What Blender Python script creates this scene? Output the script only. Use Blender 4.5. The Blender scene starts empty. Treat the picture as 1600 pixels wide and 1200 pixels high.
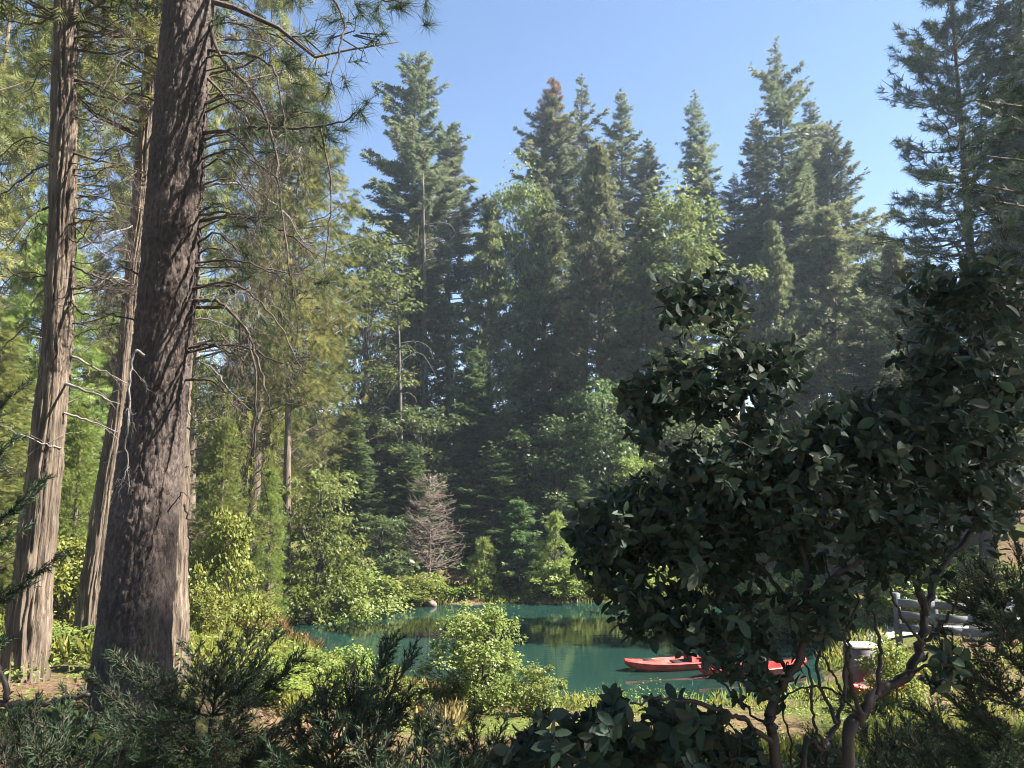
import bpy, math, random
import numpy as np
from mathutils import Matrix, Vector

# ------------------------------------------------------------------ camera
SC = bpy.context.scene
F_PX, PITCH, CZ = 1202.0, math.radians(7.5), 4.6
cam_d = bpy.data.cameras.new('camera'); cam = bpy.data.objects.new('camera', cam_d)
SC.collection.objects.link(cam); SC.camera = cam
cam_d.sensor_width = 36.0; cam_d.lens = 36.0 * F_PX / 1600.0
cam_d.clip_start = 0.05; cam_d.clip_end = 3000
cam.location = (0, 0, CZ); cam.rotation_euler = (math.radians(90) + PITCH, 0, 0)

# ------------------------------------------------------------------ light
SUN_AZ, SUN_EL = math.radians(89), math.radians(48)      # azimuth clockwise from +Y
world = bpy.data.worlds.new('World'); SC.world = world; world.use_nodes = True
wn = world.node_tree.nodes; wl = world.node_tree.links
sky = wn.new('ShaderNodeTexSky'); sky.sky_type = 'NISHITA'; sky.sun_disc = False
sky.sun_elevation = SUN_EL; sky.sun_rotation = SUN_AZ
sky.altitude = 1200; sky.air_density = 1.0; sky.dust_density = 0.1; sky.ozone_density = 1.8
bg = wn['Background']; bg.inputs['Strength'].default_value = 0.05
wl.new(sky.outputs['Color'], bg.inputs['Color'])
sun_d = bpy.data.lights.new('sun', 'SUN'); sun_d.energy = 5.0; sun_d.angle = math.radians(0.53)
sun_d.color = (1.0, 0.95, 0.86)
sun = bpy.data.objects.new('sun', sun_d); SC.collection.objects.link(sun)
sdir = Vector((math.sin(SUN_AZ) * math.cos(SUN_EL), math.cos(SUN_AZ) * math.cos(SUN_EL), math.sin(SUN_EL)))
sun.rotation_euler = sdir.to_track_quat('Z', 'Y').to_euler(); sun.location = (40, 20, 60)
SC.view_settings.view_transform = 'Standard'; SC.view_settings.look = 'None'
SC.view_settings.gamma = 1.0; SC.view_settings.use_curve_mapping = False
SC.view_settings.exposure = 2.42
SC.cycles.max_bounces = 5; SC.cycles.diffuse_bounces = 3; SC.cycles.transparent_max_bounces = 6
SC.cycles.volume_bounces = 0
SC.cycles.caustics_reflective = False; SC.cycles.caustics_refractive = False
SC.cycles.use_denoising = True; SC.cycles.filter_width = 1.05

# ------------------------------------------------------------------ helpers
COL = SC.collection
cp, sp = math.cos(PITCH), math.sin(PITCH)
def pt(px, py, Y):
    """world point seen at photo pixel (px, py) at distance Y ahead"""
    a, b = (px - 800) / F_PX, (600 - py) / F_PX
    d = np.array([a, cp - b * sp, sp + b * cp])
    return np.array([0, 0, CZ]) + d * (Y / d[1])
def rng(s): return np.random.default_rng(s)
def nrm(a): return a / np.maximum(np.linalg.norm(a, axis=-1, keepdims=True), 1e-9)
def smooth(x, a, b):
    t = np.clip((x - a) / (b - a), 0, 1); return t * t * (3 - 2 * t)
def vnoise(u, v, seed=0, pu=None):
    r = rng(seed).random((256, 256))
    iu, iv = np.floor(u).astype(int), np.floor(v).astype(int)
    fu, fv = u - iu, v - iv
    fu, fv = fu * fu * (3 - 2 * fu), fv * fv * (3 - 2 * fv)
    m = pu or 256
    g = lambda a, b: r[(a % m) % 256, b % 256]
    return (g(iu, iv) * (1 - fu) + g(iu + 1, iv) * fu) * (1 - fv) + (g(iu, iv + 1) * (1 - fu) + g(iu + 1, iv + 1) * fu) * fv
def cell2(u, v, seed, pu):
    r = rng(seed).random((256, 256, 2)); iu, iv = np.floor(u).astype(int), np.floor(v).astype(int)
    f1 = np.full(u.shape, 9.0); f2 = np.full(u.shape, 9.0)
    for a in (-1, 0, 1):
        for b in (-1, 0, 1):
            q = r[((iu + a) % pu) % 256, (iv + b) % 256]
            d = np.hypot(iu + a + q[..., 0] - u, iv + b + q[..., 1] - v)
            f2 = np.minimum(f2, np.maximum(f1, d)); f1 = np.minimum(f1, d)
    return f1, f2

def tmpl(tris, droop=0.0):
    v = []; f = []
    for t in tris:
        n = len(v); v += [(a, b, c - droop * a * a) for a, b, c in t]; f.append(tuple(range(n, n + len(t))))
    return np.array(v, float), f
def _spray(n, wid, spread, fwd, droop):
    T = [[(0, -wid * .5, 0), (0, wid * .5, 0), (1, 0, 0)]]
    for i in range(n):
        u = 0.08 + 0.75 * i / n
        for s in (-1, 1):
            l = (1 - u)
            T.append([(u - wid * .6, 0, 0), (u + wid * .6, 0, 0), (u + fwd * l + .06, s * (spread * l + .1), -.06)])
    return tmpl(T, droop)
SPRAY7 = _spray(3, .12, .55, .45, .18)
SPRAY5 = _spray(2, .17, .6, .4, .15)
FLAKE = _spray(2, .24, .55, .35, .2)
FAN = _spray(4, .09, .5, .55, .25)
DIA = (np.array([(0, 0, 0), (.45, .5, .07), (1, 0, -.05), (.45, -.5, .07)], float), [(0, 1, 2, 3)])
OVAL = (np.array([(0, 0, 0), (.3, .45, .08), (.7, .38, .06), (1, 0, -.06), (.7, -.38, .06), (.3, -.45, .08)], float), [(0, 1, 2, 3), (0, 3, 4, 5)])
LOBED = tmpl([[(0, 0, 0), (.3, .14, 0), (1, 0, -.1), (.3, -.14, 0)], [(0.05, 0, 0), (.5, .55, -.06), (.35, .1, .03)],
              [(0.05, 0, 0), (.35, -.1, .03), (.5, -.55, -.06)], [(.3, .1, .0), (.75, .45, -.08), (.55, .07, 0)], [(.3, -.1, .0), (.55, -.07, 0), (.75, -.45, -.08)]])
NEEDLE = (np.array([(0, -.5, 0), (0, .5, 0), (1, 0, -.06)], float), [(0, 1, 2)])
LEAF = (np.array([(0, 0, 0), (.5, 0, -.01), (1, 0, -.09), (.2, .33, .05), (.5, .5, .08), (.8, .35, .02), (.2, -.33, .05), (.5, -.5, .08), (.8, -.35, .02)], float),
        [(0, 1, 4, 3), (1, 2, 5, 4), (0, 6, 7, 1), (1, 7, 8, 2)])

class MB:
    def __init__(s): s.V = []; s.F = []; s.R = []; s.n = 0
    def add(s, v, faces, r=None):
        """faces: list of (m,k) int arrays local to v"""
        s.V.append(v)
        for f in faces: s.F.append(np.asarray(f) + s.n)
        s.R.append(np.zeros(len(v)) if r is None else r); s.n += len(v)
    def cards(s, P, D, N, L, W, t, r):
        if len(P) == 0: return
        D = nrm(D); S = nrm(np.cross(N, D)); N = np.cross(D, S)
        T, fs = t; L = np.broadcast_to(L, (len(P),))[:, None, None]; W = np.broadcast_to(W, (len(P),))[:, None, None]
        v = P[:, None] + D[:, None] * T[None, :, :1] * L + S[:, None] * T[None, :, 1:2] * W + N[:, None] * T[None, :, 2:] * L
        k = len(T); off = (np.arange(len(P)) * k)[:, None]
        s.add(v.reshape(-1, 3), [np.array([f])+off for f in fs], np.repeat(np.broadcast_to(r, (len(P),)), k))
    def tubes(s, P, R, n=5):
        """P (B,K,3), R (B,K)"""
        P = np.asarray(P, float); R = np.asarray(R, float); B, K, _ = P.shape
        if B == 0: return
        T = np.gradient(P, axis=1); T = nrm(T)
        m = nrm(P[:, -1] - P[:, 0]); ref = np.where(np.abs(m[:, 2:3]) > .8, np.array([[1., 0, 0]]), np.array([[0, 0, 1.]]))
        A = nrm(np.cross(T, ref[:, None])); Bv = np.cross(T, A)
        th = np.linspace(0, 2 * np.pi, n, endpoint=False)
        v = P[:, :, None] + R[:, :, None, None] * (A[:, :, None] * np.cos(th)[None, None, :, None] + Bv[:, :, None] * np.sin(th)[None, None, :, None])
        i = np.arange(B)[:, None, None] * K * n + np.arange(K - 1)[None, :, None] * n + np.arange(n)[None, None, :]
        j = np.arange(B)[:, None, None] * K * n + np.arange(K - 1)[None, :, None] * n + ((np.arange(n) + 1) % n)[None, None, :]
        q = np.stack([i, j, j + n, i + n], -1).reshape(-1, 4)
        cap = (np.arange(B)[:, None] * K * n + (K - 1) * n + np.arange(n)[None, :])
        s.add(v.reshape(-1, 3), [q, cap])
    def tube(s, pts, r0, r1, n=6, K=None, jit=0, g=None):
        p = curve(pts, K or max(4, 3 * len(pts)))
        if jit:
            w = np.linspace(0, 1, len(p))[:, None]
            p = p + g.normal(0, jit, p.shape) * np.minimum(1, w * 4)
        s.tubes(p[None], np.linspace(r0, r1, len(p))[None], n); return p
    def box(s, c, d, M=None, bev=0.0):
        x, y, z = np.array(d) / 2
        b = min(bev, x * .9, y * .9, z * .9)
        v = []
        for dz, k in ((-z, b), (-z + b, 0), (z - b, 0), (z, b)):
            for sx, sy in ((-1, -1), (1, -1), (1, 1), (-1, 1)):
                v.append((sx * (x - k), sy * (y - k), dz))
        v = np.array(v, float)
        if M is not None: v = v @ np.array(M).T
        f = [(3, 2, 1, 0), (12, 13, 14, 15)]
        for a in range(3):
            for i in range(4): f.append((a*4+i, a*4+(i+1) % 4, a*4+4+(i+1) % 4, a*4+4+i))
        s.add(v + np.array(c), [np.array(f)])
    def mesh(s, name, mat, origin=(0, 0, 0), sm=False):
        me = bpy.data.meshes.new(name)
        V = np.concatenate(s.V) - np.array(origin)
        loops = np.concatenate([f.ravel() for f in s.F]); sizes = np.concatenate([np.full(f.shape[0], f.shape[1]) for f in s.F])
        me.vertices.add(len(V)); me.vertices.foreach_set('co', V.astype(np.float32).ravel())
        me.loops.add(len(loops)); me.loops.foreach_set('vertex_index', loops.astype(np.int32))
        me.polygons.add(len(sizes)); st = np.concatenate([[0], np.cumsum(sizes)[:-1]])
        me.polygons.foreach_set('loop_start', st.astype(np.int32)); me.polygons.foreach_set('loop_total', sizes.astype(np.int32))
        if sm: me.polygons.foreach_set('use_smooth', np.ones(len(sizes), bool))
        a = me.attributes.new('rnd', 'FLOAT', 'POINT'); a.data.foreach_set('value', np.concatenate(s.R).astype(np.float32))
        me.update(calc_edges=True); me.materials.append(mat); return me
    def build(s, name, mat, parent=None, origin=(0, 0, 0), sm=False):
        return link(name, s.mesh(name, mat, origin, sm), parent)
def link(name, data, parent=None):
    o = bpy.data.objects.new(name, data); COL.objects.link(o)
    if parent is not None: o.parent = parent
    return o
def tag(o, label, cat, group=None):
    o['label'] = label; o['category'] = cat
    if group: o['group'] = group
    return o
def thing(name, label, cat, loc=(0, 0, 0), group=None, rz=0):
    o = link(name, None); o.location = tuple(loc); o.rotation_euler = (0, 0, rz); o.empty_display_size = .2
    return tag(o, label, cat, group)
def curve(pts, K):
    """Catmull-Rom resample"""
    p = np.asarray(pts, float); n = len(p)
    q = np.concatenate([[2 * p[0] - p[1]], p, [2 * p[-1] - p[-2]]])
    t = np.linspace(0, n - 1 - 1e-6, K); i = t.astype(int); f = (t - i)[:, None]
    a, b, c, d = q[i], q[i + 1], q[i + 2], q[i + 3]
    return .5 * (2 * b + (c - a) * f + (2 * a - 5 * b + 4 * c - d) * f ** 2 + (3 * b - a - 3 * c + d) * f ** 3)

# ------------------------------------------------------------------ materials
def mat(name):
    m = bpy.data.materials.new(name); m.use_nodes = True
    nt = m.node_tree; return m, nt, nt.nodes, nt.links, nt.nodes['Principled BSDF']
def leafmat(name, stops, trans=.35, rough=.5, spec=.3, var=.12):
    m, nt, N, L, P = mat(name)
    at = N.new('ShaderNodeAttribute'); at.attribute_name = 'rnd'
    cr = N.new('ShaderNodeValToRGB'); e = cr.color_ramp.elements
    for i, c in enumerate(stops):
        el = e[i] if i < 2 else e.new(1.0)
        el.position = i / (len(stops) - 1); el.color = (*c, 1)
    for i, c in enumerate(stops): e[i].position = i / (len(stops) - 1); e[i].color = (*c, 1)
    L.new(at.outputs['Fac'], cr.inputs['Fac'])
    oi = N.new('ShaderNodeObjectInfo'); hs = N.new('ShaderNodeHueSaturation')
    mr = N.new('ShaderNodeMapRange'); mr.inputs['To Min'].default_value = 1 - var * 2; mr.inputs['To Max'].default_value = 1 + var * 2
    mh = N.new('ShaderNodeMapRange'); mh.inputs['To Min'].default_value = .5 - var * .12; mh.inputs['To Max'].default_value = .5 + var * .12
    L.new(oi.outputs['Random'], mr.inputs['Value']); L.new(oi.outputs['Random'], mh.inputs['Value'])
    L.new(mr.outputs['Result'], hs.inputs['Value']); L.new(mh.outputs['Result'], hs.inputs['Hue'])
    L.new(cr.outputs['Color'], hs.inputs['Color'])
    L.new(hs.outputs['Color'], P.inputs['Base Color'])
    P.inputs['Roughness'].default_value = rough; P.inputs['Specular IOR Level'].default_value = spec
    tr = N.new('ShaderNodeBsdfTranslucent'); mx = N.new('ShaderNodeMixShader'); mx.inputs[0].default_value = trans
    hs2 = N.new('ShaderNodeHueSaturation'); hs2.inputs['Hue'].default_value = .485; hs2.inputs['Value'].default_value = 1.5
    L.new(hs.outputs['Color'], hs2.inputs['Color']); L.new(hs2.outputs['Color'], tr.inputs['Color'])
    L.new(P.outputs[0], mx.inputs[1]); L.new(tr.outputs[0], mx.inputs[2])
    L.new(mx.outputs[0], N['Material Output'].inputs['Surface'])
    return m
def noisemat(name, cols, scale=(4, 4, 4), detail=6, rough=.85, bump=.4, dist=.02, spec=.25, coord='Object', rough_noise=.6):
    m, nt, N, L, P = mat(name)
    tc = N.new('ShaderNodeTexCoord'); mp = N.new('ShaderNodeMapping'); mp.inputs['Scale'].default_value = scale
    nz = N.new('ShaderNodeTexNoise'); nz.inputs['Scale'].default_value = 1; nz.inputs['Detail'].default_value = detail; nz.inputs['Roughness'].default_value = rough_noise
    cr = N.new('ShaderNodeValToRGB'); e = cr.color_ramp.elements
    while len(e) < len(cols): e.new(.5)
    for i, c in enumerate(cols): e[i].position = .28 + .44 * i / (len(cols) - 1); e[i].color = (*c, 1)
    L.new(tc.outputs[coord], mp.inputs['Vector']); L.new(mp.outputs[0], nz.inputs['Vector']); L.new(nz.outputs['Fac'], cr.inputs['Fac'])
    pn = N.new('ShaderNodeTexNoise'); pn.inputs['Scale'].default_value = 2.3; pn.inputs['Detail'].default_value = 5; L.new(tc.outputs[coord], pn.inputs['Vector'])
    pm = N.new('ShaderNodeMapRange'); pm.inputs['From Min'].default_value = .3; pm.inputs['From Max'].default_value = .7; pm.inputs['To Min'].default_value = .62; pm.inputs['To Max'].default_value = 1.25
    vm = N.new('ShaderNodeVectorMath'); vm.operation = 'SCALE'; L.new(pn.outputs['Fac'], pm.inputs['Value']); L.new(pm.outputs[0], vm.inputs['Scale']); L.new(cr.outputs[0], vm.inputs[0])
    L.new(vm.outputs[0], P.inputs['Base Color']); P.inputs['Roughness'].default_value = rough; P.inputs['Specular IOR Level'].default_value = spec
    if bump:
        b = N.new('ShaderNodeBump'); b.inputs['Strength'].default_value = bump; b.inputs['Distance'].default_value = dist
        L.new(nz.outputs['Fac'], b.inputs['Height']); L.new(b.outputs[0], P.inputs['Normal'])
    return m

M = {}
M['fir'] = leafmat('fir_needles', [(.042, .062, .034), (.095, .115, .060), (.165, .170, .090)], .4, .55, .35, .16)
M['firlow'] = leafmat('young_fir_needles', [(.035, .075, .028), (.075, .125, .042), (.130, .175, .058)], .38, .5, .35)
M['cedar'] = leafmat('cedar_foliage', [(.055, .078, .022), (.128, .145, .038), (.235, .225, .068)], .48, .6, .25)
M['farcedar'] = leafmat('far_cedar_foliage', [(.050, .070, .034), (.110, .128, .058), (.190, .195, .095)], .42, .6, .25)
M['youngcedar'] = leafmat('young_cedar_foliage', [(.075, .115, .024), (.140, .185, .040), (.220, .245, .065)], .45, .6, .25)
M['pine'] = leafmat('pine_needles', [(.026, .046, .024), (.048, .072, .036), (.080, .100, .050)], .2, .6, .12)
M['dead'] = leafmat('dead_foliage', [(.10, .060, .040), (.17, .105, .075), (.22, .15, .11)], .2, .8, .1)
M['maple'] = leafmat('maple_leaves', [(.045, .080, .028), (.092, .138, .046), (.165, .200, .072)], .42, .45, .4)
M['oak'] = leafmat('oak_leaves', [(.090, .120, .022), (.165, .190, .036), (.240, .245, .055)], .45, .5, .35)
M['oakleaf'] = leafmat('oak_crown_leaves', [(.060, .090, .028), (.115, .145, .042), (.185, .200, .065)], .42, .5, .3)
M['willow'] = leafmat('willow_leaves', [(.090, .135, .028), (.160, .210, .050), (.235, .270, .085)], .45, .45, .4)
M['shrub'] = leafmat('shrub_leaves', [(.085, .125, .026), (.150, .190, .040), (.225, .230, .060)], .42, .5, .35)
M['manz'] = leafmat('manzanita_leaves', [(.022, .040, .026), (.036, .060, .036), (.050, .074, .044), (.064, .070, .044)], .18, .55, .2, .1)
M['sequoia'] = leafmat('sequoia_needles', [(.022, .044, .022), (.038, .064, .030), (.060, .086, .042)], .15, .55, .25)
M['grass'] = leafmat('grass_blades', [(.075, .115, .022), (.150, .180, .035), (.26, .235, .075)], .4, .6, .25)
M['meadow'] = leafmat('meadow_blades', [(.13, .16, .03), (.21, .235, .05), (.30, .29, .09)], .45, .6, .2)
M['drygrass'] = leafmat('dry_grass_blades', [(.16, .14, .05), (.27, .22, .09), (.35, .28, .13)], .35, .7, .2)
M['redgrass'] = leafmat('rust_grass_blades', [(.13, .09, .035), (.20, .13, .055), (.24, .19, .07)], .35, .7, .2)
M['pinebark'] = noisemat('pine_bark', [(.042, .030, .026), (.078, .058, .050), (.13, .10, .088)], (38, 38, 15), 8, .9, 1.0, .02)
M['cedarbark'] = noisemat('cedar_bark', [(.062, .045, .034), (.135, .102, .076), (.25, .20, .15)], (34, 34, 1.4), 8, .9, 1.0, .03)
M['firbark'] = noisemat('fir_bark', [(.055, .045, .038), (.10, .085, .075), (.17, .15, .135)], (9, 9, 3), 6, .9, .5, .02)
M['greybark'] = noisemat('weathered_wood', [(.13, .11, .098), (.21, .185, .165), (.31, .28, .25)], (20, 20, 8), 5, .85, .3, .005)
M['palebark'] = noisemat('pale_bark', [(.07, .060, .054), (.11, .098, .088), (.17, .15, .138)], (10, 10, 3), 6, .9, .5, .01)
M['twig'] = noisemat('twig_bark', [(.050, .036, .030), (.085, .063, .052), (.13, .10, .082)], (24, 24, 10), 5, .9, .4, .004)
M['redbark'] = noisemat('manzanita_bark', [(.024, .016, .014), (.042, .027, .022), (.066, .044, .036)], (18, 18, 6), 6, .6, .4, .004, .4)
M['rock'] = noisemat('rock_stone', [(.07, .045, .036), (.13, .09, .075), (.19, .15, .13)], (5, 5, 5), 9, .9, .6, .03)
M['road'] = noisemat('road_surface', [(.22, .20, .18), (.30, .27, .25), (.36, .33, .30)], (6, 6, 6), 8, .9, .3, .01)
M['fence'] = noisemat('painted_fence_wood', [(.10, .10, .105), (.15, .15, .155), (.21, .21, .215)], (3, 3, 14), 6, .7, .3, .006)
M['white'] = noisemat('white_paint', [(.66, .65, .62), (.74, .73, .70), (.8, .79, .77)], (6, 6, 6), 4, .5, .1, .002)
M['grey'] = noisemat('grey_plastic', [(.09, .078, .085), (.12, .105, .112), (.15, .135, .14)], (5, 5, 5), 4, .55, .1, .002)
M['red'] = noisemat('red_plastic', [(.44, .045, .038), (.54, .07, .058), (.60, .12, .10)], (5, 5, 5), 5, .32, .08, .003, .5)
M['orange'] = noisemat('orange_plastic', [(.52, .10, .03), (.6, .13, .04), (.64, .17, .06)], (5, 5, 5), 5, .35, .08, .003, .5)
M['black'] = noisemat('black_rubber', [(.015, .015, .015), (.03, .03, .03)], (5, 5, 5), 4, .6, .1, .002)

def ground_mat():
    m, nt, N, L, P = mat('forest_floor')
    tc = N.new('ShaderNodeTexCoord')
    n1 = N.new('ShaderNodeTexNoise'); n1.inputs['Scale'].default_value = .35; n1.inputs['Detail'].default_value = 4
    n2 = N.new('ShaderNodeTexNoise'); n2.inputs['Scale'].default_value = 9; n2.inputs['Detail'].default_value = 10; n2.inputs['Roughness'].default_value = .7
    for n in (n1, n2): L.new(tc.outputs['Object'], n.inputs['Vector'])
    a = N.new('ShaderNodeValToRGB'); e = a.color_ramp.elements
    e[0].position = .3; e[0].color = (.050, .033, .020, 1); e[1].position = .7; e[1].color = (.19, .125, .075, 1)
    b = N.new('ShaderNodeValToRGB'); e = b.color_ramp.elements
    e[0].position = .3; e[0].color = (.035, .050, .012, 1); e[1].position = .75; e[1].color = (.12, .13, .035, 1)
    c = N.new('ShaderNodeValToRGB'); e = c.color_ramp.elements; e[0].position = .46; e[1].position = .58
    L.new(n2.outputs['Fac'], a.inputs['Fac']); L.new(n2.outputs['Fac'], b.inputs['Fac']); L.new(n1.outputs['Fac'], c.inputs['Fac'])
    mx = N.new('ShaderNodeMix'); mx.data_type = 'RGBA'
    L.new(c.outputs[0], mx.inputs[0]); L.new(a.outputs[0], mx.inputs[6]); L.new(b.outputs[0], mx.inputs[7])
    L.new(mx.outputs[2], P.inputs['Base Color']); P.inputs['Roughness'].default_value = .95; P.inputs['Specular IOR Level'].default_value = .1
    bp = N.new('ShaderNodeBump'); bp.inputs['Distance'].default_value = .06; bp.inputs['Strength'].default_value = .8
    L.new(n2.outputs['Fac'], bp.inputs['Height']); L.new(bp.outputs[0], P.inputs['Normal'])
    return m
def water_mat():
    m, nt, N, L, P = mat('lake_water')
    P.inputs['Base Color'].default_value = (.008, .025, .020, 1); P.inputs['Roughness'].default_value = .035
    P.inputs['IOR'].default_value = 1.33; P.inputs['Specular IOR Level'].default_value = .5
    tc = N.new('ShaderNodeTexCoord'); mp = N.new('ShaderNodeMapping'); mp.inputs['Scale'].default_value = (1.0, 2.2, 1)
    n1 = N.new('ShaderNodeTexNoise'); n1.inputs['Scale'].default_value = 2.2; n1.inputs['Detail'].default_value = 4
    n0 = N.new('ShaderNodeTexNoise'); n0.inputs['Scale'].default_value = .16; n0.inputs['Detail'].default_value = 3
    L.new(tc.outputs['Object'], mp.inputs['Vector']); L.new(mp.outputs[0], n1.inputs['Vector']); L.new(tc.outputs['Object'], n0.inputs['Vector'])
    cr = N.new('ShaderNodeValToRGB'); cr.color_ramp.elements[0].color = (.006, .019, .015, 1); cr.color_ramp.elements[1].color = (.010, .030, .024, 1)
    cr.color_ramp.elements[0].position = .35; cr.color_ramp.elements[1].position = .65
    L.new(n0.outputs['Fac'], cr.inputs['Fac']); L.new(cr.outputs[0], P.inputs['Base Color'])
    b = N.new('ShaderNodeBump'); b.inputs['Strength'].default_value = .08; b.inputs['Distance'].default_value = .04
    L.new(n1.outputs['Fac'], b.inputs['Height']); L.new(b.outputs[0], P.inputs['Normal'])
    return m

# ------------------------------------------------------------------ terrain
LAKE = np.array([(-11.5, 28.2), (-9.6, 30.2), (-7, 31), (-4, 30.6), (0, 31.2), (4, 31.4), (8, 32), (11, 30), (11, 26), (8.6, 22.2), (7.4, 19), (6.2, 17.4), (4, 16.9),
                 (1.5, 16.8), (-1.2, 17.3), (-3, 18.4), (-5, 20.6), (-6.6, 23), (-7.6, 24.6), (-9.2, 26.4)], float)
def lake_sd(x, y):
    x = np.asarray(x, float); y = np.asarray(y, float)
    d = np.full(x.shape, 1e9); ins = np.zeros(x.shape, bool); n = len(LAKE)
    for i in range(n):
        a, b = LAKE[i], LAKE[(i + 1) % n]; e = b - a
        t = np.clip(((x - a[0]) * e[0] + (y - a[1]) * e[1]) / (e @ e), 0, 1)
        d = np.minimum(d, np.hypot(x - a[0] - t * e[0], y - a[1] - t * e[1]))
        c = ((a[1] > y) != (b[1] > y)) & (x < (b[0] - a[0]) * (y - a[1]) / (b[1] - a[1] + 1e-12) + a[0]); ins ^= c
    return np.where(ins, -d, d)
def ground(x, y):
    x = np.asarray(x, float); y = np.asarray(y, float)
    d = lake_sd(x, y) + .7 * (vnoise(x * .7 + 50, y * .7 + 50, 5) - .5)
    dp = np.maximum(d, 0)
    wc = smooth(x, -4.2, -2.0)
    near = 3.3 * (1 - np.exp(-dp / 8.5)) * (1 - wc) + wc * (3.1 * np.minimum(1, dp / 17) ** 1.45 + .12 * (1 - np.exp(-dp)))
    side = .75 * (1 - np.exp(-dp / 1.6)) + .05 * dp
    far = .35 * (1 - np.exp(-dp)) + np.where(dp < 2.5, 0, .47 * np.minimum(dp - 2.5, 18) + .10 * np.clip(dp - 20.5, 0, 40))
    wf = smooth(y, 25, 34); wnr = 1 - smooth(y, 12, 22)
    z = near * wnr + (1 - wnr) * (side * (1 - wf) + far * wf)
    z = z + (.25 * (vnoise(x * .35 + 90, y * .35 + 90, 7) - .5) + .1 * (vnoise(x * 1.3 + 90, y * 1.3 + 90, 8) - .5)) * smooth(dp, .3, 3)
    return np.where(d < 0, np.maximum(-1.2, .45 * d), z)
gz = lambda x, y: float(ground(np.array([x]), np.array([y]))[0])

def build_ground():
    gx = np.sinh(np.linspace(-4.6, 4.6, 190)) * 8.2
    gy = 18 + np.sinh(np.linspace(-3.4, 4.6, 210)) * 8.6
    X, Y = np.meshgrid(gx, gy, indexing='ij'); Z = ground(X, Y)
    v = np.stack([X, Y, Z], -1).reshape(-1, 3); a, b = len(gx), len(gy)
    i = (np.arange(a - 1)[:, None] * b + np.arange(b - 1)[None]).ravel()
    m = MB(); m.add(v, [np.stack([i, i + b, i + b + 1, i + 1], -1)])
    o = m.build('ground', ground_mat(), sm=True); o['kind'] = 'structure'
    w = MB(); w.add(np.array([(-15, 13, 0), (15, 13, 0), (15, 36, 0), (-15, 36, 0)], float), [np.array([[0, 1, 2, 3]])])
    o = w.build('lake_water', water_mat()); o['kind'] = 'structure'
build_ground()

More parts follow.
